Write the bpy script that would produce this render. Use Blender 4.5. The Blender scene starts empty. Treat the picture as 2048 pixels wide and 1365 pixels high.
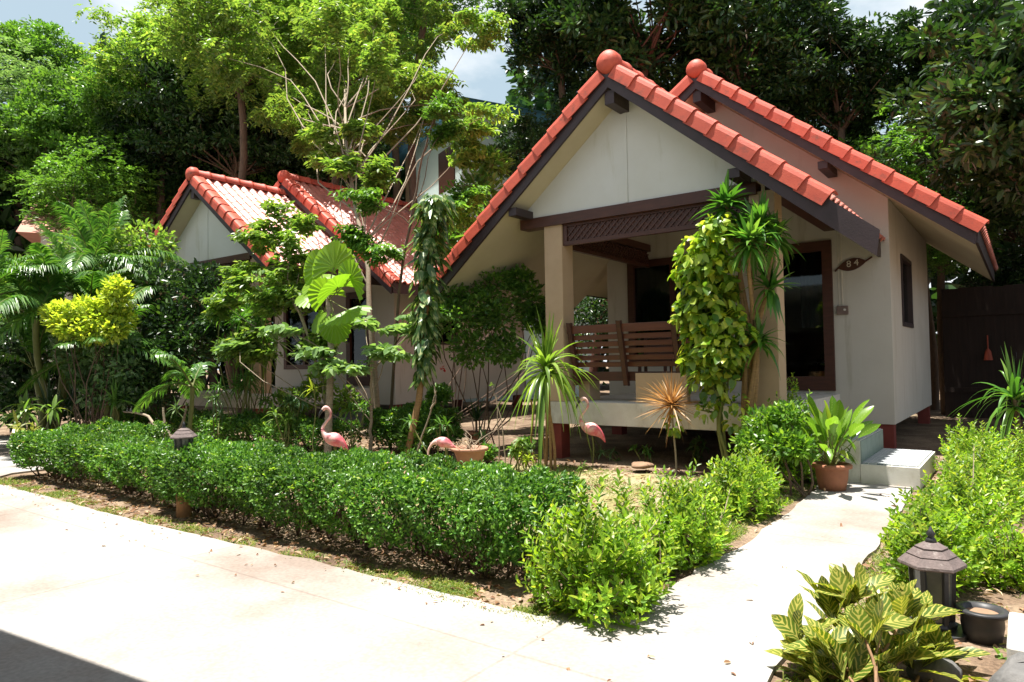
import bpy, math
import numpy as np
from mathutils import Vector, Matrix
rng = np.random.default_rng(7)
scene = bpy.context.scene
COL = scene.collection
A = np.array
# ---------------------------------------------------------------- camera frame
CAM = A([1.4123, -10.4306, 1.2388])
Fv = A([-0.5931387, 0.80452477, 0.03043649]); Rv = A([0.80449769, 0.59373347, -0.01624907]); Uv = A([0.03114394, -0.01484814, 0.99940462])
FPX = 1390.13
def ray(px, py): return Fv*FPX + Rv*(px-1024) - Uv*(py-682.5)
def G(px, py, z=0.0):
    d = ray(px, py); return CAM + d*(z-CAM[2])/d[2]
def Y(px, py, y):
    d = ray(px, py); return CAM + d*(y-CAM[1])/d[1]
def D(px, py, dep): return CAM + ray(px, py)*dep/FPX
# ---------------------------------------------------------------- helpers
def tag(o, label=None, cat=None, group=None, kind=None):
    if label: o['label'] = label
    if cat: o['category'] = cat
    if group: o['group'] = group
    if kind: o['kind'] = kind
    return o
def empty(name, loc, label=None, cat=None, group=None, rz=0):
    o = bpy.data.objects.new(name, None); COL.objects.link(o); o.location = loc; o.rotation_euler = (0, 0, rz)
    o.empty_display_size = .2
    return tag(o, label, cat, group)
def nrm(v):
    v = np.asarray(v, float); return v/np.maximum(np.linalg.norm(v, axis=-1, keepdims=True), 1e-9)
class MB:
    """collects vertices and faces, then links them as ONE mesh object"""
    def __init__(s): s.v = []; s.f = []; s.n = 0; s.uv = []; s.has_uv = False
    def add(s, v, f, uv=None):
        v = np.asarray(v, float).reshape(-1, 3)
        s.v.append(v)
        if isinstance(f, np.ndarray): s.f.append(f + s.n)
        else:
            by = {}
            for q in f: by.setdefault(len(q), []).append(q)
            for k, q in by.items(): s.f.append(np.asarray(q, int) + s.n)
        if uv is not None: s.has_uv = True; s.uv.append(np.asarray(uv, float).reshape(-1, 2))
        else: s.uv.append(np.zeros((len(v), 2)))
        s.n += len(v); return s
    def box(s, a, b):
        (x0, y0, z0), (x1, y1, z1) = a, b
        v = [(x, y, z) for x in (x0, x1) for y in (y0, y1) for z in (z0, z1)]
        return s.add(v, [(0, 1, 3, 2), (4, 6, 7, 5), (0, 4, 5, 1), (2, 3, 7, 6), (0, 2, 6, 4), (1, 5, 7, 3)])
    def prism(s, poly, y0, y1, axis='y'):
        """poly in (u,z) extruded along y (axis y: u=x) or along x (axis x: u=y) or along z (u,v)"""
        n = len(poly)
        def P(u, w, t): return (u, t, w) if axis == 'y' else ((t, u, w) if axis == 'x' else (u, w, t))
        v = [P(u, w, y0) for u, w in poly] + [P(u, w, y1) for u, w in poly]
        f = [tuple(range(n)), tuple(range(2*n-1, n-1, -1))] + [(i, (i+1) % n, n+(i+1) % n, n+i) for i in range(n)]
        return s.add(v, f)
    def beam(s, p, q, w, h, up=(0, 0, 1)):
        p = A(p, float); q = A(q, float); d = nrm(q-p); u = A(up, float); sd = nrm(np.cross(d, u)); u = np.cross(sd, d)
        v = [o + sd*a*w/2 + u*b*h/2 for o in (p, q) for a, b in ((-1, -1), (1, -1), (1, 1), (-1, 1))]
        return s.add(v, [(0, 3, 2, 1), (4, 5, 6, 7)] + [(i, (i+1) % 4, 4+(i+1) % 4, 4+i) for i in range(4)])
    def tube(s, pts, rad, k=6, caps=True):
        pts = np.asarray(pts, float); n = len(pts); rad = np.broadcast_to(np.asarray(rad, float), (n,))
        t = np.gradient(pts, axis=0); t = nrm(t)
        ref = A([0, 0, 1.]) if abs(t[0][2]) < .9 else A([1., 0, 0])
        a = nrm(np.cross(t, ref)); b = np.cross(t, a)
        an = np.arange(k)*2*math.pi/k
        v = (pts[:, None] + rad[:, None, None]*(a[:, None]*np.cos(an)[None, :, None] + b[:, None]*np.sin(an)[None, :, None])).reshape(-1, 3)
        i = np.arange(n-1)[:, None]*k; j = np.arange(k)[None]; j2 = (j+1) % k
        f = np.stack([i+j, i+j2, i+k+j2, i+k+j], -1).reshape(-1, 4)
        s.add(v, f)
        if caps and k > 3: s.add(v[-k:], [tuple(range(k))]); s.add(v[:k], [tuple(range(k-1, -1, -1))])
        return s
    def lathe(s, prof, c=(0, 0, 0), k=24, phase=0, sx=1, sy=1):
        n = len(prof); an = np.arange(k)*2*math.pi/k + phase
        v = [(c[0]+r*math.cos(a)*sx, c[1]+r*math.sin(a)*sy, c[2]+z) for r, z in prof for a in an]
        f = [(i*k+j, i*k+(j+1) % k, (i+1)*k+(j+1) % k, (i+1)*k+j) for i in range(n-1) for j in range(k)]
        return s.add(v, f)
    def build(s, name, mat, parent=None, smooth=False, weld=False):
        me = bpy.data.meshes.new(name)
        v = np.concatenate(s.v) if s.v else np.zeros((0, 3))
        me.vertices.add(len(v)); me.vertices.foreach_set('co', v.astype(np.float32).ravel())
        li = np.concatenate([f.ravel() for f in s.f]); sz = np.concatenate([np.full(len(f), f.shape[1]) for f in s.f])
        st = np.concatenate([[0], np.cumsum(sz)[:-1]])
        me.loops.add(len(li)); me.loops.foreach_set('vertex_index', li.astype(np.int32))
        me.polygons.add(len(sz)); me.polygons.foreach_set('loop_start', st.astype(np.int32)); me.polygons.foreach_set('loop_total', sz.astype(np.int32))
        if s.has_uv:
            uv = np.concatenate(s.uv)[li]; l = me.uv_layers.new(name='UVMap'); l.data.foreach_set('uv', uv.astype(np.float32).ravel())
        me.polygons.foreach_set('use_smooth', np.full(len(sz), smooth))
        me.update(calc_edges=True); me.validate()
        me.materials.append(mat)
        o = bpy.data.objects.new(name, me); COL.objects.link(o)
        if parent is not None: o.parent = parent
        return o
def shifted(mb, off):
    off = A(off, float); mb.v = [v-off for v in mb.v]; return mb
def thing_mesh(mb, name, mat, base, label, cat, group=None, smooth=False, kind=None):
    """a thing that is one mesh, origin at its base"""
    shifted(mb, base); o = mb.build(name, mat, None, smooth); o.location = base
    return tag(o, label, cat, group, kind)
def bevel(o, w=.006, seg=2):
    m = o.modifiers.new('bevel', 'BEVEL'); m.width = w; m.segments = seg; m.limit_method = 'ANGLE'; m.angle_limit = .7; return o
# ---------------------------------------------------------------- leaves
def leaf6(mb, P, Dr, N, L, W, fold=.25):
    """small leaf: six vertices, two quads folded on the midrib"""
    P = np.asarray(P, float); n = len(P)
    if n == 0: return mb
    Dr = nrm(Dr); S = nrm(np.cross(Dr, N)); Nn = np.cross(S, Dr)
    L = np.broadcast_to(L, (n,))[:, None]; W = np.broadcast_to(W, (n,))[:, None]
    def pt(a, b, c): return P + Dr*L*a + S*W*b*.5 + Nn*W*c*fold
    v = np.stack([pt(0, 0, 0), pt(.28, -.9, .7), pt(.68, -.75, .5), pt(1, 0, -.3), pt(.68, .75, .5), pt(.28, .9, .7)], 1).reshape(-1, 3)
    b = np.arange(n)[:, None]*6
    f = np.concatenate([b+A([[0, 1, 2, 3]]), b+A([[0, 3, 4, 5]])])
    return mb.add(v, f)
OVAL = A([.12, .75, 1, .8, .06]); STRAP = A([.75, 1, .95, .8, .5, .06]); LANCE = A([.2, .8, 1, .85, .55, .05])
def ribbon(mb, P, Dr, N, L, W, droop=.3, fold=.15, prof=STRAP, wave=0.):
    """arching leaf with a folded midrib; vectorised over leaves. UV: u across, v along"""
    P = np.asarray(P, float); n = len(P); m = len(prof)
    Dr = nrm(Dr); L = np.broadcast_to(L, (n,))[:, None]; W = np.broadcast_to(W, (n,))[:, None]; droop = np.broadcast_to(droop, (n,))[:, None]
    S = nrm(np.cross(Dr, N)); Nn = np.cross(S, Dr); out = []
    for i, w in enumerate(prof):
        s = i/(m-1)
        c = P + Dr*L*s - A([0, 0, 1.])*L*droop*s*s
        c = c + Dr*L*(-.25*droop*s*s)
        wv = (rng.random((n, 1))-.5)*wave*W
        out += [c - S*W*w*.5 + Nn*W*w*fold + Nn*wv, c, c + S*W*w*.5 + Nn*W*w*fold - Nn*wv]
    v = np.stack(out, 1).reshape(-1, 3)
    b = np.arange(n)[:, None]*(3*m); fs = []
    for i in range(m-1):
        a = 3*i
        fs += [b+A([[a, a+1, a+4, a+3]]), b+A([[a+1, a+2, a+5, a+4]])]
    uv = np.tile(A([[u, i/(m-1)] for i in range(m) for u in (0, .5, 1)]), (n, 1))
    return mb.add(v, np.concatenate(fs), uv)
def rdir(n, up=0., spread=1.):
    d = rng.normal(size=(n, 3)); d[:, 2] = d[:, 2]*spread + up; return nrm(d)
def sprays(mb, P, Dr, L, k, ll, lw, droop=.25, ang=.9, jit=.25, drop=0.):
    """twigs with leaflets along both sides"""
    P = np.asarray(P, float); n = len(P); Dr = nrm(Dr); L = np.broadcast_to(L, (n,))
    S = nrm(np.cross(Dr, A([0, 0, 1.]) + rng.normal(size=(n, 3))*.15))
    for i in range(k):
        s = (i+.6)/k; c = P + Dr*(L*s)[:, None] - A([0, 0, 1.])*(L*droop*s*s)[:, None]
        for sd in (-1, 1):
            d = Dr*(1-ang*.5) + S*sd*ang + rng.normal(size=(n, 3))*jit; d[:, 2] -= droop*s + drop*rng.random(n)
            N = A([0, 0, 1.]) + rng.normal(size=(n, 3))*.35
            leaf6(mb, c, d, N, ll*rng.uniform(.75, 1.2, n), lw*rng.uniform(.8, 1.2, n))
    return mb
def clump(mb, C, r, n, ll, lw, flat=.7, up=.1, out=.8, twig=None, k=5):
    """leaves round one or more clump centres. C (m,3), r (m,)"""
    C = np.atleast_2d(C); m = len(C); r = np.broadcast_to(r, (m,))
    u = rdir(m*n); rad = rng.random(m*n)**.45
    off = u*rad[:, None]*np.repeat(r, n)[:, None]; off[:, 2] *= flat
    P = np.repeat(C, n, 0) + off
    d = nrm(u*out + rng.normal(size=u.shape)*.5 + A([0, 0, up]))
    if twig: return sprays(mb, P, d, twig*rng.uniform(.6, 1.3, len(P)), k, ll, lw)
    N = A([0, 0, 1.]) + rng.normal(size=u.shape)*.6
    return leaf6(mb, P, d, N, ll*rng.uniform(.6, 1.25, len(P)), lw*rng.uniform(.7, 1.2, len(P)))
def bend(p, q, n=6, amp=.1, sag=0.):
    p = A(p, float); q = A(q, float); t = np.linspace(0, 1, n)[:, None]; L = np.linalg.norm(q-p)
    w = rng.normal(size=(1, 3))*amp*L*np.sin(t*math.pi) + rng.normal(size=(1, 3))*amp*.5*L*np.sin(t*2*math.pi)
    w[:, 2] *= .4; w[:, 2] += (sag*L*np.sin(t*math.pi))[:, 0]
    return p + (q-p)*t + w
# ---------------------------------------------------------------- materials
MATS = {}
def newmat(name):
    m = bpy.data.materials.new(name); m.use_nodes = True; nt = m.node_tree; nt.nodes.clear(); MATS[name] = m
    return m, nt, nt.nodes.new, nt.links.new
def ramp(nt, stops):
    r = nt.nodes.new('ShaderNodeValToRGB'); e = r.color_ramp.elements
    while len(e) < len(stops): e.new(.5)
    for i, (p, c) in enumerate(stops): e[i].position = p; e[i].color = (*c, 1)
    return r
def solid(name, c1, c2=None, scale=8,  rough=.7, bump=.0, bscale=60, spec=.3, detail=6, stretch=(1, 1, 1), metal=0., island=0., grime=None):
    m, nt, N, L = newmat(name)
    o = N('ShaderNodeOutputMaterial'); b = N('ShaderNodeBsdfPrincipled'); L(b.outputs[0], o.inputs[0])
    b.inputs['Roughness'].default_value = rough; b.inputs['Specular IOR Level'].default_value = spec; b.inputs['Metallic'].default_value = metal
    tc = N('ShaderNodeTexCoord'); mp = N('ShaderNodeMapping'); mp.inputs['Scale'].default_value = stretch; L(tc.outputs['Object'], mp.inputs[0])
    n = N('ShaderNodeTexNoise'); n.inputs['Scale'].default_value = scale; n.inputs['Detail'].default_value = detail; n.inputs['Roughness'].default_value = .65
    L(mp.outputs[0], n.inputs['Vector'])
    c2 = c2 or tuple(x*.75 for x in c1)
    r = ramp(nt, [(.3, c2), (.7, c1)]); L(n.outputs[0], r.inputs[0]); col = r.outputs[0]
    if island:
        gm = N('ShaderNodeNewGeometry'); mr = N('ShaderNodeMapRange'); mr.inputs[3].default_value = 1-island; mr.inputs[4].default_value = 1+island*.6; L(gm.outputs['Random Per Island'], mr.inputs[0])
        hs = N('ShaderNodeHueSaturation'); L(mr.outputs[0], hs.inputs['Value']); L(col, hs.inputs['Color']); col = hs.outputs[0]
    if grime:      # (scale vector, colour, low, high): streaks and blotches of dirt
        m2 = N('ShaderNodeMapping'); m2.inputs['Scale'].default_value = grime[0]; L(tc.outputs['Object'], m2.inputs[0])
        ng = N('ShaderNodeTexNoise'); ng.inputs['Scale'].default_value = 1; ng.inputs['Detail'].default_value = 8; ng.inputs['Roughness'].default_value = .7; L(m2.outputs[0], ng.inputs['Vector'])
        mr = N('ShaderNodeMapRange'); mr.inputs[1].default_value = grime[2]; mr.inputs[2].default_value = grime[3]; L(ng.outputs[0], mr.inputs[0])
        mg = N('ShaderNodeMix'); mg.data_type = 'RGBA'; L(mr.outputs[0], mg.inputs[0]); L(col, mg.inputs[6]); mg.inputs[7].default_value = (*grime[1], 1); col = mg.outputs[2]
    L(col, b.inputs['Base Color'])
    if bump:
        n2 = N('ShaderNodeTexNoise'); n2.inputs['Scale'].default_value = bscale; n2.inputs['Detail'].default_value = 4; L(mp.outputs[0], n2.inputs['Vector'])
        bp = N('ShaderNodeBump'); bp.inputs['Strength'].default_value = bump; bp.inputs['Distance'].default_value = .01
        L(n2.outputs[0], bp.inputs['Height']); L(bp.outputs[0], b.inputs['Normal'])
    return m
def leafmat(name, stops, rough=.42, tr=.3, trc=(1.25, 1.3, .55), spec=.5, vein=None, patch=0.):
    """leaf colour varies from leaf to leaf (random per mesh island) and a little inside each crown"""
    m, nt, N, L = newmat(name)
    o = N('ShaderNodeOutputMaterial'); b = N('ShaderNodeBsdfPrincipled'); t = N('ShaderNodeBsdfTranslucent'); mx = N('ShaderNodeMixShader')
    g = N('ShaderNodeNewGeometry'); r = ramp(nt, stops); L(g.outputs['Random Per Island'], r.inputs[0])
    col = r.outputs[0]
    if patch:
        tc = N('ShaderNodeTexCoord'); n = N('ShaderNodeTexNoise'); n.inputs['Scale'].default_value = patch; L(tc.outputs['Object'], n.inputs['Vector'])
        hs = N('ShaderNodeHueSaturation'); mr = N('ShaderNodeMapRange'); mr.inputs[1].default_value = .35; mr.inputs[2].default_value = .65; mr.inputs[3].default_value = .7; mr.inputs[4].default_value = 1.3
        L(n.outputs[0], mr.inputs[0]); L(mr.outputs[0], hs.inputs['Value']); L(col, hs.inputs['Color']); col = hs.outputs[0]
    if vein:
        uv = N('ShaderNodeTexCoord'); sp = N('ShaderNodeSeparateXYZ'); L(uv.outputs['UV'], sp.inputs[0])
        a = N('ShaderNodeMath'); a.operation = 'SUBTRACT'; L(sp.outputs[0], a.inputs[0]); a.inputs[1].default_value = .5
        ab = N('ShaderNodeMath'); ab.operation = 'ABSOLUTE'; L(a.outputs[0], ab.inputs[0])
        m1 = N('ShaderNodeMath'); m1.operation = 'MULTIPLY_ADD'; L(ab.outputs[0], m1.inputs[0]); m1.inputs[1].default_value = -vein[2]; L(sp.outputs[1], m1.inputs[2])
        m2 = N('ShaderNodeMath'); m2.operation = 'MULTIPLY'; L(m1.outputs[0], m2.inputs[0]); m2.inputs[1].default_value = vein[1]
        tc = N('ShaderNodeTexCoord'); n = N('ShaderNodeTexNoise'); n.inputs['Scale'].default_value = vein[3]; n.inputs['Detail'].default_value = 3; L(tc.outputs['Object'], n.inputs['Vector'])
        m3 = N('ShaderNodeMath'); m3.operation = 'MULTIPLY_ADD'; L(n.outputs[0], m3.inputs[0]); m3.inputs[1].default_value = 5; L(m2.outputs[0], m3.inputs[2])
        si = N('ShaderNodeMath'); si.operation = 'SINE'; L(m3.outputs[0], si.inputs[0])
        mid = N('ShaderNodeMapRange'); mid.inputs[1].default_value = .0; mid.inputs[2].default_value = .09; mid.inputs[3].default_value = 1.6; mid.inputs[4].default_value = 0; L(ab.outputs[0], mid.inputs[0])
        ad = N('ShaderNodeMath'); ad.operation = 'ADD'; L(si.outputs[0], ad.inputs[0]); L(mid.outputs[0], ad.inputs[1])
        mr = N('ShaderNodeMapRange'); mr.inputs[1].default_value = vein[4]; mr.inputs[2].default_value = vein[4]+.45; L(ad.outputs[0], mr.inputs[0])
        mc = N('ShaderNodeMix'); mc.data_type = 'RGBA'; L(mr.outputs[0], mc.inputs[0]); L(col, mc.inputs[6]); mc.inputs[7].default_value = (*vein[0], 1); col = mc.outputs[2]
    L(col, b.inputs['Base Color']); b.inputs['Roughness'].default_value = rough; b.inputs['Specular IOR Level'].default_value = spec
    mu = N('ShaderNodeMix'); mu.data_type = 'RGBA'; mu.blend_type = 'MULTIPLY'; mu.inputs[0].default_value = 1; L(col, mu.inputs[6]); mu.inputs[7].default_value = (*trc, 1)
    L(mu.outputs[2], t.inputs[0]); mx.inputs[0].default_value = tr; L(b.outputs[0], mx.inputs[1]); L(t.outputs[0], mx.inputs[2]); L(mx.outputs[0], o.inputs[0])
    return m
M = {}
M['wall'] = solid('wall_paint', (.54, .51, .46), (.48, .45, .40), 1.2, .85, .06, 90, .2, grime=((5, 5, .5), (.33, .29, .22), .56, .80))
M['tan'] = solid('tan_paint', (.50, .36, .24), (.42, .30, .19), 2, .8, .06, 90, .2)
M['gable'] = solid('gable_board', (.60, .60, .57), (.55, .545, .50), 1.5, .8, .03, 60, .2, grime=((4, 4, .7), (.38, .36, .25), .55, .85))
M['soffit'] = solid('soffit_board', (.54, .49, .36), (.47, .41, .29), 1.2, .8, .03, 60, .2)
M['tile'] = solid('roof_tile', (.52, .092, .05), (.40, .062, .036), 5, .55, .3, 120, .35, island=.16, grime=((9, 9, 9), (.17, .06, .04), .55, .75))
M['slope'] = solid('glazed_slope_tile', (.56, .20, .15), (.42, .13, .095), 3, .45, .2, 90, .6, grime=((3, 6, 3), (.20, .07, .05), .52, .78))
M['fascia'] = solid('dark_timber', (.045, .028, .030), (.028, .018, .018), 6, .5, .15, 60, .4, stretch=(1, 1, 1))
M['brown'] = solid('brown_timber', (.085, .030, .018), (.05, .019, .012), 5, .45, .1, 50, .4, stretch=(1, 1, 6))
M['bench'] = solid('varnished_slats', (.14, .045, .018), (.09, .028, .013), 5, .35, .08, 40, .5, stretch=(.6, 6, 6))
M['stilt'] = solid('red_oxide', (.22, .045, .035), (.15, .032, .025), 4, .7, .1, 50)
M['white'] = solid('white_paint', (.66, .64, .60), (.52, .49, .44), 5, .75, .08, 60, grime=((5, 5, 2), (.30, .26, .20), .55, .8))
M['floor'] = solid('floor_screed', (.20, .17, .15), None, 4, .6)
M['bark'] = solid('bark', (.16, .105, .07), (.08, .055, .04), 9, .9, .5, 40, stretch=(3, 3, .8))
M['redbark'] = solid('reddish_bark', (.15, .062, .042), (.07, .035, .026), 7, .9, .4, 40, stretch=(3, 3, .8))
M['palebark'] = solid('pale_bark', (.34, .28, .20), (.22, .17, .12), 14, .85, .4, 60, stretch=(1, 1, 3))
M['cane'] = solid('cane_bark', (.34, .20, .085), (.20, .12, .055), 16, .8, .3, 60, stretch=(1, 1, 4))
M['greenstem'] = solid('green_stem', (.16, .17, .05), (.11, .12, .035), 10, .6)
M['terracotta'] = solid('terracotta', (.36, .15, .085), (.26, .11, .065), 9, .8, .15, 70)
M['palepot'] = solid('pale_terracotta', (.44, .24, .16), (.34, .18, .12), 7, .8, .15, 70)
M['blackpot'] = solid('black_plastic', (.045, .045, .048), (.03, .03, .032), 8, .45)
M['capmetal'] = solid('weathered_cap', (.17, .13, .122), (.10, .08, .075), 22, .75, .3, 90, grime=((14, 14, 14), (.30, .26, .24), .56, .7))
M['darkmetal'] = solid('dark_metal', (.035, .036, .04), (.02, .02, .022), 12, .45, .1, 60, .5)
M['lampglass'] = solid('dusty_glass', (.14, .145, .12), (.08, .085, .075), 5, .18, .0, 60, .7)
M['crotonstem'] = solid('croton_stem', (.30, .17, .09), (.18, .11, .06), 14, .8)
M['bamboo'] = solid('ochre_post', (.44, .24, .11), (.32, .15, .075), 8, .7, .2, 50, stretch=(1, 1, .4))
M['stone'] = solid('grey_stone', (.17, .165, .16), (.08, .08, .08), 12, .9, .6, 40)
M['pebble'] = solid('pebble', (.52, .49, .44), (.36, .33, .29), 9, .9, .3, 60)
M['soil_lit'] = solid('litter_brown', (.30, .19, .12), (.18, .11, .07), 9, .9)
M['curtain'] = solid('curtain', (.10, .115, .12), (.05, .06, .065), 3, .8, stretch=(9, 9, .3))
M['switch'] = solid('switch_plastic', (.20, .14, .12), None, 4, .5)
M['wire'] = solid('painted_wire', (.60, .55, .47), None, 4, .6)
M['teal'] = solid('teal_wall', (.62, .74, .73), (.55, .68, .67), 1, .8)
M['blueroof'] = solid('blue_roof', (.09, .27, .40), (.07, .22, .33), 2, .5)
M['orange'] = solid('orange_plastic', (.32, .06, .03), (.25, .04, .02), 4, .5)
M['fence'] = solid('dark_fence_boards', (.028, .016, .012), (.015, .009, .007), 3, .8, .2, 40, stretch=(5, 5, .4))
M['salmon'] = solid('faded_roof', (.45, .22, .16), (.35, .16, .12), 4, .7)
def glassmat():
    m, nt, N, L = newmat('window_glass'); o = N('ShaderNodeOutputMaterial'); g = N('ShaderNodeBsdfGlossy'); g.inputs['Roughness'].default_value = .03; g.inputs[0].default_value = (.8, .85, .85, 1)
    t = N('ShaderNodeBsdfTransparent'); t.inputs[0].default_value = (.55, .6, .6, 1); fr = N('ShaderNodeFresnel'); fr.inputs[0].default_value = 1.5
    mx = N('ShaderNodeMixShader'); L(fr.outputs[0], mx.inputs[0]); L(t.outputs[0], mx.inputs[1]); L(g.outputs[0], mx.inputs[2]); L(mx.outputs[0], o.inputs[0]); return m
M['glass'] = glassmat()
def flamingomat():
    m, nt, N, L = newmat('painted_flamingo'); o = N('ShaderNodeOutputMaterial'); b = N('ShaderNodeBsdfPrincipled'); L(b.outputs[0], o.inputs[0]); b.inputs['Roughness'].default_value = .45
    tc = N('ShaderNodeTexCoord'); sp = N('ShaderNodeSeparateXYZ'); L(tc.outputs['Object'], sp.inputs[0])
    n = N('ShaderNodeTexNoise'); n.inputs['Scale'].default_value = 14; L(tc.outputs['Object'], n.inputs['Vector'])
    # wing tips and belly painted deep pink, back and neck pale: paint that belongs to the ornament
    m1 = N('ShaderNodeMath'); m1.operation = 'MULTIPLY_ADD'; L(sp.outputs[0], m1.inputs[0]); m1.inputs[1].default_value = 1.6; L(n.outputs[0], m1.inputs[2])
    r = ramp(nt, [(.42, (.72, .47, .42)), (.62, (.70, .25, .27)), (.85, (.62, .07, .10))]); L(m1.outputs[0], r.inputs[0]); L(r.outputs[0], b.inputs['Base Color']); return m
M['flamingo'] = flamingomat()
def stepmat():
    m, nt, N, L = newmat('mosaic_tread'); o = N('ShaderNodeOutputMaterial'); b = N('ShaderNodeBsdfPrincipled'); L(b.outputs[0], o.inputs[0]); b.inputs['Roughness'].default_value = .5
    tc = N('ShaderNodeTexCoord'); br = N('ShaderNodeTexBrick'); L(tc.outputs['Object'], br.inputs['Vector']); br.inputs['Scale'].default_value = 7.5
    br.inputs['Color1'].default_value = (.36, .38, .40, 1); br.inputs['Color2'].default_value = (.15, .19, .21, 1); br.inputs['Mortar'].default_value = (.55, .54, .52, 1)
    br.inputs['Mortar Size'].default_value = .03; L(br.outputs[0], b.inputs['Base Color']); return m
M['step'] = stepmat()
M['riser'] = solid('riser_green_grey', (.20, .25, .23), (.14, .18, .17), 8, .6)
def groundmat(name, base, stops_noise, paved=False):
    m, nt, N, L = newmat(name); o = N('ShaderNodeOutputMaterial'); b = N('ShaderNodeBsdfPrincipled'); L(b.outputs[0], o.inputs[0]); b.inputs['Roughness'].default_value = .9; b.inputs['Specular IOR Level'].default_value = .2
    tc = N('ShaderNodeTexCoord'); n = N('ShaderNodeTexNoise'); n.inputs['Scale'].default_value = .55 if paved else 1.1; n.inputs['Detail'].default_value = 9; n.inputs['Roughness'].default_value = .6 if paved else .7; L(tc.outputs['Object'], n.inputs['Vector'])
    r = ramp(nt, stops_noise); L(n.outputs[0], r.inputs[0])
    n2 = N('ShaderNodeTexNoise'); n2.inputs['Scale'].default_value = 45; n2.inputs['Detail'].default_value = 6; L(tc.outputs['Object'], n2.inputs['Vector'])
    r2 = ramp(nt, [(.35, (.82,)*3 if paved else (.55,)*3), (.65, (1, 1, 1))]); L(n2.outputs[0], r2.inputs[0])
    mu = N('ShaderNodeMix'); mu.data_type = 'RGBA'; mu.blend_type = 'MULTIPLY'; mu.inputs[0].default_value = 1; L(r.outputs[0], mu.inputs[6]); L(r2.outputs[0], mu.inputs[7]); col = mu.outputs[2]
    if paved:
        br = N('ShaderNodeTexBrick'); br.offset = 0; br.inputs['Scale'].default_value = .5; br.inputs['Mortar Size'].default_value = .004; br.inputs['Color1'].default_value = (1,)*4; br.inputs['Color2'].default_value = (1,)*4; br.inputs['Mortar'].default_value = (.82, .81, .8, 1); br.inputs['Brick Width'].default_value = 1.3; br.inputs['Row Height'].default_value = 1.3
        mp = N('ShaderNodeMapping'); mp.inputs['Location'].default_value = (.35, .27, 0); L(tc.outputs['Object'], mp.inputs[0]); L(mp.outputs[0], br.inputs['Vector'])
        m3 = N('ShaderNodeMix'); m3.data_type = 'RGBA'; m3.blend_type = 'MULTIPLY'; m3.inputs[0].default_value = 1; L(col, m3.inputs[6]); L(br.outputs[0], m3.inputs[7]); col = m3.outputs[2]
    L(col, b.inputs['Base Color'])
    bp = N('ShaderNodeBump'); bp.inputs['Strength'].default_value = .25 if paved else .9; bp.inputs['Distance'].default_value = .01 if paved else .03; L(n2.outputs[0], bp.inputs['Height']); L(bp.outputs[0], b.inputs['Normal'])
    return m
M['soil'] = groundmat('soil', None, [(.30, (.10, .062, .042)), (.48, (.22, .15, .10)), (.58, (.34, .25, .17)), (.72, (.16, .15, .06))])
M['pave'] = groundmat('pavement', None, [(.36, (.23, .185, .155)), (.45, (.30, .265, .235)), (.55, (.345, .33, .31))], True)
g = leafmat
M['hedge'] = g('hedge_leaf', [(0, (0.031, 0.101, 0.015)), (0.45, (0.081, 0.196, 0.031)), (0.8, (0.138, 0.284, 0.044)), (1, (0.213, 0.365, 0.066))], .38, 0.38, patch=1.6)
M['lime'] = g('lime_leaf', [(0, (0.09, 0.19, 0.018)), (0.4, (0.20, 0.36, 0.03)), (0.8, (0.32, 0.47, 0.04)), (1, (0.48, 0.54, 0.07))], .42, 0.50, patch=3)
M['lime2'] = g('deep_lime_leaf', [(0, (.05, .13, .015)), (.5, (.12, .26, .03)), (1, (.27, .42, .05))], .38, .43)
M['yellow'] = g('yellow_leaf', [(0, (.24, .36, .05)), (.5, (.46, .56, .07)), (1, (.66, .68, .10))], .4, 0.50)
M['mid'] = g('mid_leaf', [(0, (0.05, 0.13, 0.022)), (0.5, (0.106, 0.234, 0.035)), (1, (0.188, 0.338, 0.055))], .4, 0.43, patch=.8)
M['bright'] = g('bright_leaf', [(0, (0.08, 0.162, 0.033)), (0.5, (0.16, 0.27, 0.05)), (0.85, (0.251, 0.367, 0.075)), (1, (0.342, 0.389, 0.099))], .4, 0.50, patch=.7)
M['grey_green'] = g('grey_green_leaf', [(0, (0.072, 0.15, 0.057)), (0.5, (0.144, 0.25, 0.098)), (1, (0.24, 0.35, 0.172))], .35, 0.43, patch=.8)
M['pale_tier'] = g('pale_tier_leaf', [(0, (.12, .22, .08)), (.5, (.20, .33, .12)), (1, (.30, .42, .20))], .33, .48)
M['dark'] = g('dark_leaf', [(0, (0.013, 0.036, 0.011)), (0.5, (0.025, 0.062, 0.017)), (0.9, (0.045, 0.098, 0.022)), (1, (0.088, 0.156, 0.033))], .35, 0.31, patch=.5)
M['palm'] = g('palm_leaf', [(0, (0.046, 0.13, 0.024)), (0.6, (0.091, 0.221, 0.036)), (1, (0.182, 0.312, 0.06))], .32, 0.43)
M['fan'] = g('fan_leaf', [(0, (0.168, 0.324, 0.025)), (1, (0.264, 0.432, 0.03))], .4, 0.50)
M['strap'] = g('strap_leaf', [(0, (0.108, 0.204, 0.033)), (0.6, (0.204, 0.324, 0.055)), (1, (0.312, 0.432, 0.099))], .3, 0.48)
M['dracaena'] = g('dracaena_leaf', [(0, (0.039, 0.13, 0.022)), (0.6, (0.091, 0.234, 0.033)), (1, (0.208, 0.351, 0.066))], .3, 0.43)
M['bronze'] = g('bronze_leaf', [(0, (.32, .15, .05)), (.5, (.48, .29, .12)), (1, (.55, .40, .22))], .4, 0.43, (1.1, .9, .6))
M['scheff'] = g('scheff_leaf', [(0, (0.065, 0.156, 0.022)), (0.35, (0.169, 0.299, 0.033)), (0.75, (0.364, 0.468, 0.055)), (1, (0.546, 0.546, 0.066))], .33, 0.48, patch=1.5)
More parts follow.
